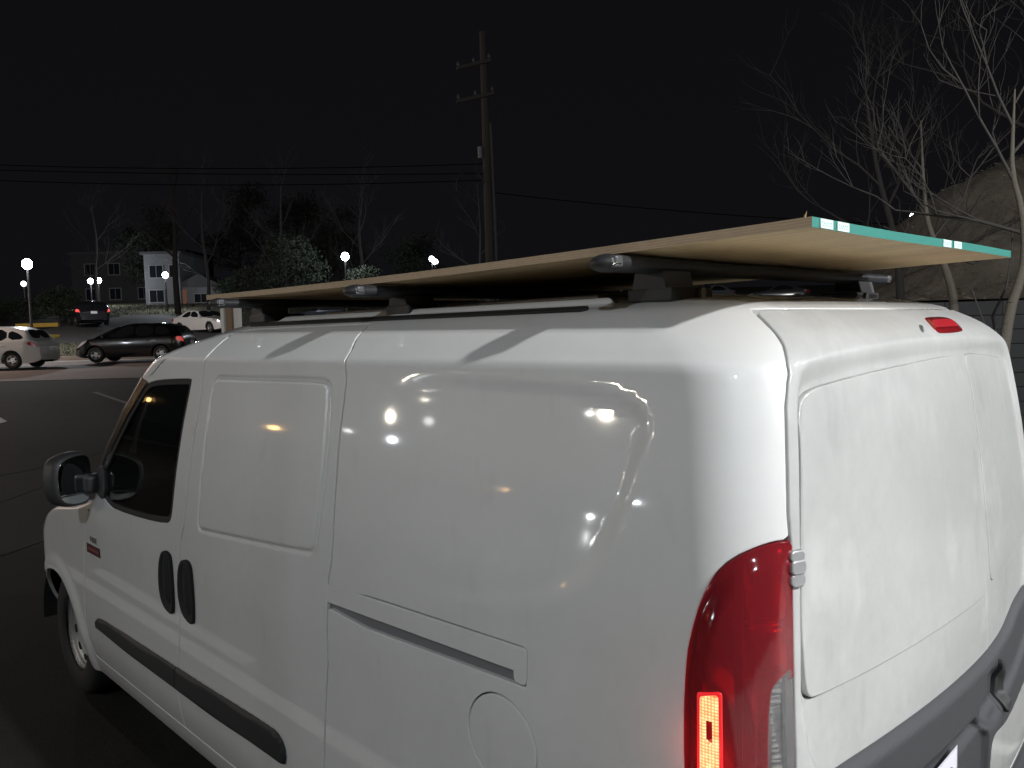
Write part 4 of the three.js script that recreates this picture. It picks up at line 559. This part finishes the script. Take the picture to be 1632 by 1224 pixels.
// ------------------------------------------------------------------ parked cars
const tyreRim = mat([.55, .55, .56], .3, { metalness: .8 });
function car({ name, label, category, a, d, turn, L, W, H, color, group, belt = .92, hood, roofPts, win, screen, back, R = .32, wheelX, rimMat = tyreRim, tailGlow = 0, headBright = false, tailO, headO, xyz, detail = 1 }) {
  const pos = xyz ?? on(a, d, .05), o = thing(name, label, category, pos, turn, group);
  const yr = lut(roofPts.map(p => p[0]), roofPts.map(p => p[1]), 0, L, 800), hw = W / 2;
  const wid = s => hw * (1 - .30 * Math.pow(Math.max(0, 1 - s / .7), 2.2) - .22 * Math.pow(Math.max(0, 1 - (L - s) / .55), 2.2));
  const P = (s, t) => {                                 // t 0-1 flank, 1-2 glasshouse, 2-3 top to the middle; s from the nose
    const top = yr(s), b = Math.min(belt + .05 * s / L, top - .03), w = wid(s), cr = .05; let y, z;
    const y0 = .19 + .10 * Math.pow(Math.max(0, 1 - s / .5), 2) + .12 * Math.pow(Math.max(0, 1 - (L - s) / .45), 2);
    const tum = Math.max(0, top - b) * .42;
    if (t <= 1) { y = y0 + (b - y0) * t; z = w * (1 - .07 * Math.pow(1 - t, 3) - .03 * Math.pow(t, 4)); }
    else if (t <= 2) { const u = t - 1; y = b + (top - cr - b) * u; z = w * .97 - tum * (u * .75 + .25 * u * u); }
    else { const u = t - 2; z = (w * .97 - tum) * (1 - u); y = top - cr * Math.pow(1 - u, 2.5); }
    return [s - L / 2, y, z];
  };
  const archD = (s, t) => { const p = P(s, t); return Math.min(...wheelX.map(x => Math.hypot(p[0] + L / 2 - x, p[1] - R) - R - .055)); };
  const paintM = phys(color, color[0] < .1 ? .18 : .4, { clearcoat: 1, clearcoatRoughness: .05 });
  const half = skin(P, { s0: .0, s1: L, t0: 0, t1: 2.99, ds: .06, dt: .05, sd: (s, t) => t < 1 ? archD(s, t) : 1, disp: null, rim: .03 });
  const full = [half, mirrored(half, 0)];
  for (const e of [0, L]) { const pts = []; for (let t = 0; t <= 3; t += .1) pts.push(P(e, t)); const ps = [], nn = [], uu = []; const c = [e - L / 2 + (e ? .04 : -.04), .55, 0]; const ring = [...pts, ...pts.slice().reverse().map(p => [p[0], p[1], -p[2]])]; for (let i = 0; i < ring.length; i++) { const A = ring[i], B = ring[(i + 1) % ring.length]; const tri = e ? [c, B, A] : [c, A, B]; for (const q of tri) { ps.push(...q); nn.push(e ? 1 : -1, 0, 0); uu.push(0, 0); } } const g = new THREE.BufferGeometry(); g.setAttribute('position', new THREE.Float32BufferAttribute(ps, 3)); g.setAttribute('normal', new THREE.Float32BufferAttribute(nn, 3)); g.setAttribute('uv', new THREE.Float32BufferAttribute(uu, 2)); full.push(g); }
  mesh('body', full, paintM, o);
  const glassM = phys([.012, .014, .016], .05, { clearcoat: 1 });
  const both = (nm, out, m, dsp = .006, parent = o, lo = 0, hi = 3) => { const f = sdPoly(out); let b = [9, -9, 9, -9]; for (const [x, y] of out) b = [Math.min(b[0], x), Math.max(b[1], x), Math.min(b[2], y), Math.max(b[3], y)]; const g = skin(P, { s0: b[0] - .03, s1: b[1] + .03, t0: b[2] - .03, t1: Math.min(2.99, b[3] + .03), ds: .03, dt: .03, sd: f, disp: () => dsp, rim: .01 }); const r = []; for (const q of [g, mirrored(g, 0)]) r.push(mesh(nm, q, m, parent)); return r; };
  for (const w of win) both('side_window', chaikin(w, 1), glassM);
  for (const [nm, w] of [['windscreen', screen], ['rear_window', back]]) if (w) { const f = sdPoly(chaikin(w, 1)), g = skin(P, { s0: Math.min(...w.map(p => p[0])) - .02, s1: Math.max(...w.map(p => p[0])) + .02, t0: 1, t1: 2.99, ds: .04, dt: .04, sd: (s, t) => f(s, t), disp: () => .006, rim: .008 }); mesh(nm, [g, mirrored(g, 0)], glassM, o); }
  if (headO) both('headlight', chaikin(headO, 1), headBright ? phys([.85, .87, .9], .12, { metalness: .6 }) : phys([.5, .52, .55], .15, { metalness: .4 }), .012);
  if (tailO) both('tail_light', chaikin(tailO, 1), tailGlow ? new THREE.MeshStandardMaterial({ color: rgb(.5, .03, .03), emissive: rgb(1, .12, .09), emissiveIntensity: tailGlow, roughness: .3 }) : phys([.42, .02, .025], .2), .012);
  for (const x of wheelX) for (const q of [1, -1]) wheelPart(o, x - L / 2, R, q * (hw * .965 - .11), R, .21, q, rimMat, 1);
  if (detail) {
    for (const q of [1, -1]) { const g = box(hood + .42 - L / 2, belt + .10, q * (hw + .09), .10, .13, .17, .03); mesh('door_mirror', [g, box(hood + .44 - L / 2, belt + .05, q * (hw - .01), .05, .04, .12)], paintM, o); }
    const plateM = mat([.75, .75, .78], .5); mesh('number_plate', box(L / 2 + .045, .74, 0, .012, .14, .32), plateM, o);
    mesh('under_tray', box(0, .24, 0, L * .86, .08, W * .82), mat([.01, .01, .01], .9), o);
    mesh('door_handles', [1, -1].flatMap(q => [[hood + 1.25, .78], [hood + 2.15, .80]].map(([s]) => box(s - L / 2, belt - .10, q * (hw * .985), .18, .03, .02, .008))), paintM, o);
  }
  return o;
}
// angle that lays a car along the street with its nose towards -a
const ALONG = Math.atan2(-RZ, RX);
const quad = (a, b, c, d) => [a, b, c, d];
// white crossover, only its tail half in view
car({ name: 'crossover', label: 'white crossover parked at the kerb, tail towards the dark hatchback', category: 'car', group: 'cars parked across the street', a: -19.85, d: 30.2, turn: ALONG + .04, L: 4.5, W: 1.85, H: 1.62, color: [.66, .65, .62], belt: .96, hood: 1.1, wheelX: [.9, 3.55],
  roofPts: [[0, .62], [.12, .80], [.6, .93], [1.25, 1.03], [2.0, 1.52], [2.6, 1.60], [3.4, 1.58], [4.0, 1.44], [4.25, 1.12], [4.42, 1.00], [4.5, .82]], screen: [[1.30, 1.4], [1.30, 2.99], [1.95, 2.99], [1.95, 1.9]], back: [[3.98, 2.2], [3.98, 2.99], [4.24, 2.99], [4.24, 2.2]],
  win: [[[1.62, 1.10], [2.06, 1.86], [2.60, 1.88], [2.60, 1.10]], [[2.66, 1.10], [2.66, 1.88], [3.36, 1.84], [3.40, 1.12]], [[3.46, 1.14], [3.44, 1.82], [3.90, 1.62], [4.02, 1.22]]], headO: [[.06, .74], [.62, .86], [.55, .97], [.10, .93]], tailO: [[4.18, .80], [4.46, .74], [4.46, .93], [4.12, .99]] });
// near-black hatchback with shiny lamps
car({ name: 'hatchback', label: 'black one-box hatchback parked at the kerb, lamps glinting', category: 'car', group: 'cars parked across the street', a: -15.25, d: 32.4, turn: ALONG + .02, L: 4.35, W: 1.74, H: 1.55, color: [.003, .003, .004], belt: .93, hood: .85, wheelX: [.86, 3.45], headBright: true,
  roofPts: [[0, .58], [.10, .74], [.45, .90], [.85, 1.04], [1.7, 1.42], [2.3, 1.54], [3.2, 1.54], [3.95, 1.42], [4.18, 1.15], [4.30, .95], [4.35, .82]], screen: [[.92, 1.4], [.92, 2.99], [1.72, 2.99], [1.72, 1.9]], back: [[3.95, 2.2], [3.95, 2.99], [4.2, 2.99], [4.2, 2.2]],
  win: [[[1.25, 1.12], [1.95, 1.88], [2.40, 1.90], [2.40, 1.10]], [[2.46, 1.10], [2.46, 1.90], [3.16, 1.88], [3.20, 1.12]], [[3.26, 1.14], [3.24, 1.86], [3.72, 1.74], [3.88, 1.26]]], headO: [[.06, .70], [.50, .86], [.62, .99], [.34, .99], [.08, .86]], tailO: [[4.10, .76], [4.32, .72], [4.32, .96], [4.05, 1.0]], tailGlow: .35 });
// dark estate car up the driveway, seen from behind
car({ name: 'estate_car', label: 'dark estate car on the driveway with red tail lamps', category: 'car', a: -25.2, d: 47.5, turn: ALONG - .95, L: 4.6, W: 1.82, H: 1.5, color: [.012, .013, .018], belt: .92, hood: 1.1, wheelX: [.9, 3.6],
  roofPts: [[0, .6], [.12, .78], [.6, .9], [1.25, 1.0], [2.0, 1.38], [2.6, 1.46], [3.6, 1.42], [4.2, 1.25], [4.45, 1.05], [4.55, .95], [4.6, .8]], screen: [[1.30, 1.4], [1.30, 2.99], [1.95, 2.99], [1.95, 1.9]], back: [[4.05, 2.1], [4.05, 2.99], [4.45, 2.99], [4.45, 2.1]],
  win: [[[1.62, 1.10], [2.06, 1.86], [2.60, 1.88], [2.60, 1.10]], [[2.66, 1.10], [2.66, 1.88], [3.36, 1.84], [3.40, 1.12]], [[3.46, 1.14], [3.44, 1.82], [3.95, 1.62], [4.05, 1.22]]], headO: [[.06, .74], [.62, .86], [.55, .97], [.10, .93]], tailO: [[4.25, .76], [4.58, .72], [4.58, .93], [4.2, .97]], tailGlow: .9 });
// white saloon pointing towards the sign
car({ name: 'saloon_car', label: 'white saloon car parked up the slope beside the wooden sign post', category: 'car', a: -18.6, d: 48.6, turn: ALONG + Math.PI - .55, xyz: on(-18.6, 48.6, -.05), L: 4.65, W: 1.80, H: 1.43, color: [.70, .69, .66], belt: .90, hood: 1.2, wheelX: [.92, 3.7],
  roofPts: [[0, .58], [.12, .74], [.6, .86], [1.35, .97], [2.15, 1.36], [2.7, 1.43], [3.2, 1.38], [3.95, 1.06], [4.5, 1.0], [4.65, .84]], screen: [[1.40, 1.4], [1.40, 2.99], [2.10, 2.99], [2.10, 1.9]], back: [[3.30, 2.1], [3.30, 2.99], [3.9, 2.99], [3.9, 2.1]],
  win: [[[1.75, 1.10], [2.2, 1.86], [2.66, 1.88], [2.66, 1.10]], [[2.72, 1.10], [2.72, 1.88], [3.15, 1.82], [3.55, 1.14]]], headO: [[.06, .74], [.62, .86], [.55, .97], [.10, .93]], tailO: [[4.25, .76], [4.6, .72], [4.6, .93], [4.2, .97]] });
// small far cars glimpsed in the gap between roof and sheet
{
  const far = [[-11.7, 50, .4, [.03, .032, .04], 'dark car far up the slope under the front of the sheet'], [4.6, 60, 0, [.35, .35, .36], 'grey car glimpsed between van roof and plywood beside a pale car'], [8.6, 60, 0, [.62, .61, .6], 'pale car glimpsed between van roof and plywood'], [14.9, 60, .5, [.22, .23, .25], 'mid grey car glimpsed behind the rear roof bar'], [19.5, 58, -.3, [.05, .05, .055], 'dark car glimpsed under the teal end of the sheet']];
  for (const [a, d, tn, col, label] of far) car({ name: 'parked_car', label, category: 'car', group: 'far parked cars', a, d, turn: ALONG + tn, L: 4.5, W: 1.8, H: 1.45, color: col, belt: .9, hood: 1.2, wheelX: [.92, 3.6], headBright: true, detail: 0,
    roofPts: [[0, .58], [.12, .74], [.6, .86], [1.35, .97], [2.1, 1.36], [2.7, 1.43], [3.2, 1.38], [3.95, 1.06], [4.4, 1.0], [4.5, .84]], screen: [[1.40, 1.4], [1.40, 2.99], [2.05, 2.99], [2.05, 1.9]], back: [[3.30, 2.1], [3.30, 2.99], [3.9, 2.99], [3.9, 2.1]], win: [[[1.75, 1.10], [2.2, 1.86], [3.1, 1.84], [3.5, 1.14]]], headO: [[.06, .74], [.62, .86], [.55, .97], [.10, .93]], tailO: [[4.15, .76], [4.46, .72], [4.46, .93], [4.1, .97]] });
}

// ------------------------------------------------------------------ utility pole and wires
const oldWood = mat([.055, .048, .042], .9, { map: tex(256, (u, v) => { const k = .8 + .5 * tfbm(u, v * .15, 20, 81, 3); return [k, k * .97, k * .93]; }) });
{
  const [x, z] = at(-.58, 25), y = gY(-.58, 25), o = thing('utility_pole', 'tall wooden utility pole with two crossarms rising behind the plywood', 'utility pole', [x, y, z]);
  const dir = (a, h, d = 0) => [RX * a + FX * d, h, RZ * a + FZ * d];
  mesh('pole', rod([0, 0, 0], dir(-.02, 10.35), .145, .105, 16), oldWood, o);
  mesh('conduit', tube([dir(.20, 0, -.04), dir(.20, 3.5, -.04), dir(.16, 6.2, -.04), dir(.13, 7.6, -.03)], .05, 20, 8), mat([.05, .05, .05], .7), o);
  for (const [h, a0, a1] of [[8.35, -.88, .30], [9.34, -.85, .22]]) { const A = dir(a0, h - .12, -.2), B = dir(a1, h + .13, -.14), g = box(0, 0, 0, Math.hypot(a1 - a0, .25), .11, .09, .01), q = new THREE.Quaternion().setFromUnitVectors(V(1, 0, 0), V(B[0] - A[0], B[1] - A[1], B[2] - A[2]).normalize()); g.applyQuaternion(q); g.translate((A[0] + B[0]) / 2, (A[1] + B[1]) / 2, (A[2] + B[2]) / 2); const arm = mesh('crossarm', g, oldWood, o); for (const k of [.06, .5, .94]) { const p = [0, 1, 2].map(i => A[i] + (B[i] - A[i]) * k), ins = new THREE.LatheGeometry([[0, 0], [.02, 0], [.02, .05], [.05, .06], [.05, .09], [.03, .10], [.045, .13], [0, .17]].map(v => new THREE.Vector2(...v)), 10); ins.translate(p[0], p[1] + .05, p[2]); mesh('insulator', ins, mat([.07, .07, .075], .5), arm); } }
  const tr = new THREE.CylinderGeometry(.07, .07, .34, 14); tr.translate(...dir(-.21, 6.7, -.1)); mesh('fuse_box', tr, mat([.16, .16, .16], .6), o);
  const loop = new THREE.TorusGeometry(.42, .022, 8, 30, Math.PI * 1.15); loop.rotateY(ALONG); loop.translate(...dir(-.55, 5.75, -.05)); mesh('cable_loop', loop, rubber, o);
  const wire = (a0, h0, a1, h1, sag, d1, label) => { const p0 = on(a0, 25.1), p1 = on(a1, d1), y0 = y + h0, y1 = h1, pts = []; for (let i = 0; i <= 14; i++) { const u = i / 14; pts.push([p0[0] + (p1[0] - p0[0]) * u, y0 + (y1 - y0) * u - sag * 4 * u * (1 - u), p0[2] + (p1[2] - p0[2]) * u]); } const w = mesh('overhead_cable', tube(pts, .014, 40, 6), phys([.003, .003, .003], 1, { specularIntensity: .1 })); tag(w, label, 'cable', 'overhead cables'); };
  wire(-.6, 6.4, -26, 8.3, .35, 26, 'upper black cable running from the utility pole over the street lamps'); wire(-.6, 5.9, -26, 7.9, .4, 26, 'lower black cable running from the utility pole over the street lamps'); wire(-.6, 6.1, -26, 8.05, .2, 26.3, 'thin middle cable running from the utility pole over the street lamps'); wire(-.4, 5.5, 16, 3.3 + 1.2, .2, 25, 'black cable dropping from the utility pole behind the plywood');
}
// wooden post carrying a board, seen from behind
{
  const [x, y, z] = on(-3.88, 11), o = thing('sign_post', 'brown wooden post with a pale board nailed to its far side', 'sign', [x, y, z], ALONG);
  mesh('post', box(0, 1.10, 0, .085, 2.2, .085, .008), mat([.22, .145, .095], .85, { map: oldWood.map }), o);
  const s = new THREE.Shape([[-.13, 1.78], [-.115, 1.74], [.13, 1.78], [.145, 1.84], [.15, 2.19], [-.145, 2.19], [-.14, 1.85]].map(p => new THREE.Vector2(...p))), g = new THREE.ExtrudeGeometry(s, { depth: .012, bevelEnabled: false }); g.translate(0, 0, -.062); mesh('board', g, mat([.55, .53, .50], .7), o);
}
// ------------------------------------------------------------------ yellow kerbs, flats
{
  const yel = mat([.55, .36, .06], .75, { map: stones(.6, 1, 91) });
  const kb = (a0, a1, d, w, label) => { const p0 = on(a0, d), p1 = on(a1, d), l = Math.hypot(p1[0] - p0[0], p1[2] - p0[2]), g = box(0, .02, 0, l, .30, w, .03); g.rotateZ(Math.atan2(p1[1] - p0[1], l)); g.rotateY(ALONG); g.translate((p0[0] + p1[0]) / 2, (p0[1] + p1[1]) / 2 + .06, (p0[2] + p1[2]) / 2); tag(mesh('yellow_kerb', g, yel), label, 'kerb', 'yellow kerbs at the driveway'); };
  kb(-30.2, -27.6, 48.6, .25, 'long yellow painted kerb in front of the dark hedge'); kb(-25.8, -24.3, 42.4, .9, 'wide yellow painted kerb end beside the lamp post');
}
const siding = mat([.16, .165, .175], .8), trimM = mat([.25, .25, .26], .6), darkPane = phys([.015, .017, .02], .08), shingle = mat([.07, .07, .075], .9);
function flats(name, label, a, d, turn, base, w, h, dep, wins, { door = null, gable = 0, m = siding } = {}) {
  const [x, , z] = on(a, d), o = thing(name, label, 'building', [x, base, z], turn, 'flats up the slope');
  mesh('wall', box(0, h / 2, -dep / 2, w, h, dep), m, o);
  if (gable) { const s = new THREE.Shape([[-w / 2 - .3, 0], [w / 2 + .3, 0], [0, gable]].map(p => new THREE.Vector2(...p))), g = new THREE.ExtrudeGeometry(s, { depth: dep + .5, bevelEnabled: false }); g.translate(0, h, -dep - .25); mesh('roof', g, shingle, o); } else mesh('roof', box(0, h + .12, -dep / 2, w + .5, .24, dep + .5, .03), shingle, o);
  const cl = Math.floor(h / .2); for (let i = 0; i < cl; i++) mesh('siding_board', box(0, .1 + i * .2, .012, w, .185, .024), m, o);
  for (const [wx, wy, ww, wh] of wins) { const f = mesh('window', [box(wx, wy + wh / 2, .04, ww + .12, .07, .07), box(wx, wy - wh / 2, .04, ww + .12, .07, .09), box(wx - ww / 2, wy, .04, .07, wh, .07), box(wx + ww / 2, wy, .04, .07, wh, .07), box(wx, wy, .04, .035, wh, .05)], trimM, o); mesh('pane', box(wx, wy, .03, ww, wh, .02), darkPane, f); }
  if (door) { const dd = mesh('door', box(door[0], door[1] / 2, .05, .95, door[1], .06, .01), mat([.42, .20, .11], .6), o); mesh('handle', box(door[0] + .36, door[1] * .46, .09, .04, .12, .04), steel, dd); }
}
flats('flats', 'pale two-storey flats with dark windows behind a bright lamp', -30.4, 70, ALONG, 4.55, 3.1, 4.6, 6, [[-.55, .95, 1.3, 1.1], [-.5, 3.1, 1.2, 1.1], [1.0, 3.1, .7, 1.1]], { m: siding });
flats('flats', 'low gabled wing of the flats with one dark window and a brown door', -27.4, 70.4, ALONG, 4.5, 4.0, 1.75, 6, [[.15, .75, 1.2, .8]], { door: [-1.55, 1.55], gable: 1.1 });
flats('flats', 'long dim block of flats among the trees, far beyond the saloon car', -40, 84, ALONG, 5.2, 12, 5.6, 8, [[-4, 1.4, 1.2, 1.2], [-1.5, 1.4, 1.2, 1.2], [1.5, 1.4, 1.2, 1.2], [4, 1.4, 1.2, 1.2], [-4, 4.0, 1.2, 1.2], [-1.5, 4.0, 1.2, 1.2], [1.5, 4.0, 1.2, 1.2], [4, 4.0, 1.2, 1.2]], { m: mat([.05, .048, .048], .85) });
flats('flats', 'dim brick block far behind the rear roof bar', 17, 92, ALONG, 5.2, 16, 5.2, 8, [[-6, 1.4, 1.3, 1.2], [-3, 1.4, 1.3, 1.2], [0, 1.4, 1.3, 1.2], [3, 1.4, 1.3, 1.2], [6, 1.4, 1.3, 1.2]], { m: mat([.12, .085, .07], .85) });

// ------------------------------------------------------------------ trees and shrubs
const bark = mat([.10, .092, .075], .9, { map: tex(256, (u, v) => { const k = .75 + .6 * tfbm(u, v, 14, 95, 4); return [k, k * .97, k * .92]; }) }), darkBark = mat([.022, .02, .017], .95);
const twigMat = mat([.032, .029, .025], .9);
function limbs(base, pts, r0, r1, out) { for (let i = 0; i + 1 < pts.length; i++) { const u0 = i / (pts.length - 1), u1 = (i + 1) / (pts.length - 1); out.push(rod(pts[i], pts[i + 1], r0 + (r1 - r0) * u0, r0 + (r1 - r0) * u1, 7)); } }
function twig(p, dir, len, r, depth, out, spread = .55) {
  const n = 3, pts = [p]; let d = dir.clone(); for (let i = 0; i < n; i++) { d.add(V(rr(-.28, .28), rr(-.12, .22), rr(-.28, .28))).normalize(); const q = pts[i]; pts.push([q[0] + d.x * len / n, q[1] + d.y * len / n, q[2] + d.z * len / n]); }
  for (let i = 0; i < n; i++) out.push(rod(pts[i], pts[i + 1], r * (1 - i / n * .5), r * (1 - (i + 1) / n * .5), depth > 1 ? 5 : 3));
  if (depth > 0) { const k = depth > 1 ? 4 : 3; for (let i = 0; i < k; i++) { const q = pts[1 + Math.floor(rnd() * n)], nd = d.clone().add(V(rr(-1, 1), rr(-.35, .8), rr(-1, 1)).multiplyScalar(spread * 1.6)).normalize(); twig(q, nd, len * rr(.5, .75), r * .5, depth - 1, out, spread); } }
}
function bareTree(label, trunkPts, r0, r1, limbSpec, m = bark, depth = 3) {
  const [x, y, z] = trunkPts[0], o = thing('bare_tree', label, 'tree', [x, y, z], 0, 'bare trees'); const rel = trunkPts.map(p => [p[0] - x, p[1] - y, p[2] - z]);
  const tk = []; const curve = new THREE.CatmullRomCurve3(rel.map(p => V(...p))), n = 18, pts = curve.getPoints(n).map(p => [p.x, p.y, p.z]); limbs(0, pts, r0, r1, tk); mesh('trunk', tk, m, o);
  const cr = []; for (const [u, dx, dy, dz, len, r, k] of limbSpec) { const p = curve.getPoint(u); twig([p.x, p.y, p.z], V(dx, dy, dz).normalize(), len, r, k ?? depth, cr); } mesh('crown', cr, m === bark ? twigMat : m, o); return o;
}
const rdir = (a, h, d) => [RX * a + FX * d, h, RZ * a + FZ * d];
bareTree('thin pale bare tree standing between the plywood end and the earth bank', [[2.60, 0, -8.30], [2.62, 1.0, -8.28], [2.585, 2.01, -8.25], [2.50, 2.42, -8.16], [2.40, 2.78, -8.05], [2.36, 3.25, -8.01], [2.335, 3.86, -7.99]], .062, .007, [[.72, ...rdir(-.8, .8, .2), .9, .016], [.68, ...rdir(-.5, 1, -.1), .8, .014], [.60, ...rdir(.7, .8, .2), .8, .014], [.86, ...rdir(-.5, .7, .4), .6, .012, 2], [.5, ...rdir(-.6, .4, .3), .7, .014], [.55, ...rdir(.9, -.3, .2), 1.2, .016, 2]]);
bareTree('forked pale bare tree with a bent trunk beside the van tail', [[3.45, 0, -6.25], [3.47, .8, -6.3], [3.51, 1.45, -6.33], [3.55, 1.85, -6.38], [3.62, 2.2, -6.46], [3.61, 2.6, -6.44], [3.55, 2.95, -6.37], [3.55, 3.3, -6.37], [3.56, 3.6, -6.36]], .060, .006, [[.10, ...rdir(.25, 1, -.05), 1.2, .026, 1], [.62, ...rdir(1, -.35, .1), .9, .022], [.58, ...rdir(-1, .45, .2), 1.0, .018], [.72, ...rdir(-.8, .9, .1), .9, .014], [.8, ...rdir(.7, 1, .2), .9, .014], [.88, ...rdir(-.5, 1, .3), .8, .012], [.95, ...rdir(.4, 1, .1), .7, .010], [.45, ...rdir(.8, .3, .2), .8, .014]]);
bareTree('tall bare tree on the earth bank with fine dark twigs', [on(9.6, 14).map((v, i) => i === 1 ? 3.2 : v), on(9.5, 14).map((v, i) => i === 1 ? 5.0 : v), on(9.7, 14).map((v, i) => i === 1 ? 6.8 : v), on(9.55, 14).map((v, i) => i === 1 ? 8.6 : v)], .10, .03, [[.3, ...rdir(-1, .5, 0), 2.0, .035], [.4, ...rdir(1, .6, 0), 1.8, .03], [.55, ...rdir(-.8, .9, .3), 1.9, .03], [.7, ...rdir(.5, 1, -.3), 1.6, .025], [.8, ...rdir(-.5, 1, .2), 1.5, .022], [.95, ...rdir(.1, 1, 0), 1.4, .02]], darkBark);
bareTree('low twiggy bare tree leaning over the top of the retaining wall', [on(6.4, 13).map((v, i) => i === 1 ? 2.0 : v), on(6.3, 13).map((v, i) => i === 1 ? 3.0 : v), on(6.1, 13.2).map((v, i) => i === 1 ? 4.2 : v), on(5.9, 13.2).map((v, i) => i === 1 ? 5.4 : v)], .07, .02, [[.2, ...rdir(1, .6, 0), 1.8, .03], [.3, ...rdir(-1, .7, 0), 1.6, .028], [.5, ...rdir(.7, .9, .3), 1.6, .025], [.6, ...rdir(-.8, .8, -.2), 1.5, .024], [.8, ...rdir(.5, 1, .2), 1.3, .02], [.95, ...rdir(-.3, 1, 0), 1.2, .018]], darkBark);
function leafy(name, label, a, d, base, rx, h, n, col, group, leaf = .22, squash = 1) {
  const [x, , z] = on(a, d), o = thing(name, label, name.includes('hedge') ? 'hedge' : name.includes('shrub') ? 'shrub' : 'tree', [x, base, z], rr(0, 6), group);
  const trunkH = name.includes('tree') ? h * .28 : h * .15; mesh('trunk', [rod([0, -.2, 0], [0, h * .75, 0], rx * .10, rx * .03, 8), ...Array.from({ length: 7 }, () => { const y = rr(trunkH, h * .6), t = rr(0, 6.28), l = rx * rr(.5, .9); return rod([0, y, 0], [Math.cos(t) * l, y + rr(.2, .9), Math.sin(t) * l * squash], rx * .035, rx * .012, 5); })], darkBark, o);
  const pos = [], nor = [], clumps = Array.from({ length: 26 }, () => { const t = rr(0, 6.28), q = Math.sqrt(rnd()), y = rr(trunkH, h), k = Math.sqrt(Math.max(.05, 1 - Math.pow((y - h * .5) / (h * .56), 2))); return [Math.cos(t) * q * rx * k, y, Math.sin(t) * q * rx * k * squash, rr(.28, .5) * rx]; });
  for (let i = 0; i < n; i++) { const c = clumps[i % clumps.length], v = V(rr(-1, 1), rr(-1, 1), rr(-1, 1)).normalize().multiplyScalar(c[3] * Math.cbrt(rnd())), p = [c[0] + v.x, Math.max(.05, c[1] + v.y * .8), c[2] + v.z], s = leaf * rr(.5, 1.1), u = V(rr(-1, 1), rr(-1, 1), rr(-1, 1)).normalize().multiplyScalar(s), w = V(rr(-1, 1), rr(-1, 1), rr(-1, 1)).normalize().multiplyScalar(s * .6), nn = u.clone().cross(w).normalize(); for (const [e, f] of [[0, 0], [1, .5], [.5, 1]]) { pos.push(p[0] + u.x * e + w.x * f, p[1] + u.y * e + w.y * f, p[2] + u.z * e + w.z * f); nor.push(nn.x, nn.y, nn.z); } }
  const g = new THREE.BufferGeometry(); g.setAttribute('position', new THREE.Float32BufferAttribute(pos, 3)); g.setAttribute('normal', new THREE.Float32BufferAttribute(nor, 3)); mesh('crown', g, phys(col, 1, { side: THREE.DoubleSide, specularIntensity: .2 }), o);
}
const EV = [.035, .045, .03];
leafy('clipped_hedge', 'dark clipped hedge behind the yellow kerb', -34.5, 55, 2.9, 1.6, 1.75, 5000, EV, 'hedges'); leafy('clipped_hedge', 'dark clipped hedge at the frame edge behind the yellow kerb', -37.5, 55, 2.9, 1.7, 1.75, 5000, EV, 'hedges');
leafy('round_shrub', 'big round dark evergreen shrub beside the estate car', -29.4, 52, 2.7, 1.25, 2.3, 6000, EV, 'evergreen shrubs');
leafy('round_shrub', 'rounded dark evergreen shrub right of the gabled wing', -22.9, 66, 3.6, 1.5, 2.9, 5000, EV, 'evergreen shrubs');
leafy('evergreen_tree', 'glossy-leaved evergreen tree lit by the lone lamp beside it', -13.2, 47, 1.9, 2.3, 5.6, 7000, [.03, .036, .026], 'evergreen trees', .26);
leafy('evergreen_tree', 'evergreen tree right of the lone lamp, half behind the plywood', -6.2, 53, 2.4, 2.2, 5.4, 6000, [.025, .03, .022], 'evergreen trees', .26);
leafy('evergreen_tree', 'low evergreen tree directly under the lone lamp', -8.6, 46.5, 1.8, 1.3, 3.6, 5000, [.03, .036, .026], 'evergreen trees', .2);
for (const [a, d, h, label] of [[-33, 74, 9, 'tall dark tree between the dim block and the pale flats'], [-27, 80, 11, 'tallest dark tree, rising behind the pale flats'], [-20, 76, 10, 'tall dark tree behind the rounded shrub by the gabled wing'], [-15, 70, 9, 'tall dark tree behind the tree lit by the lone lamp']]) leafy('evergreen_tree', label, a, d, gY(a, d), h * .3, h, 4500, [.022, .025, .02], 'dark wood behind the flats', .4);
bareTree('dark straight trunk in front of the gabled wing', [on(-24.2, 58), on(-24.25, 58, 3), on(-24.1, 58, 6), on(-24.2, 58, 9)], .24, .10, [[.45, ...rdir(-1, .9, 0), 3, .08], [.6, ...rdir(1, .8, 0), 3, .07], [.75, ...rdir(-.6, 1, .3), 2.6, .06], [.9, ...rdir(.5, 1, -.3), 2.5, .05]], darkBark);
for (const [a, d, h, label] of [[-31, 60, 8, 'dim bare tree beside the close pair of lamps'], [-22, 58, 9, 'dim bare tree between the gabled wing and the rounded shrub'], [-17.5, 62, 10, 'tall dim bare tree behind the white saloon car'], [-10.5, 58, 9, 'dim bare tree just behind the lone bright lamp'], [-2.5, 66, 10, 'dim bare tree between the small twin lamps and the utility pole']]) bareTree(label, [on(a, d), on(a + rr(-.2, .2), d, h * .33), on(a + rr(-.3, .3), d, h * .66), on(a + rr(-.4, .4), d, h)], .16, .04, [[.3, ...rdir(-1, .7, .2), h * .3, .05], [.42, ...rdir(1, .8, -.2), h * .3, .05], [.55, ...rdir(-.8, 1, -.3), h * .28, .04], [.68, ...rdir(.7, 1, .3), h * .26, .04], [.82, ...rdir(-.3, 1, .2), h * .22, .03], [.95, ...rdir(.3, 1, 0), h * .2, .03]], mat([.045, .04, .038], .9));

renderer.render(scene, camera);
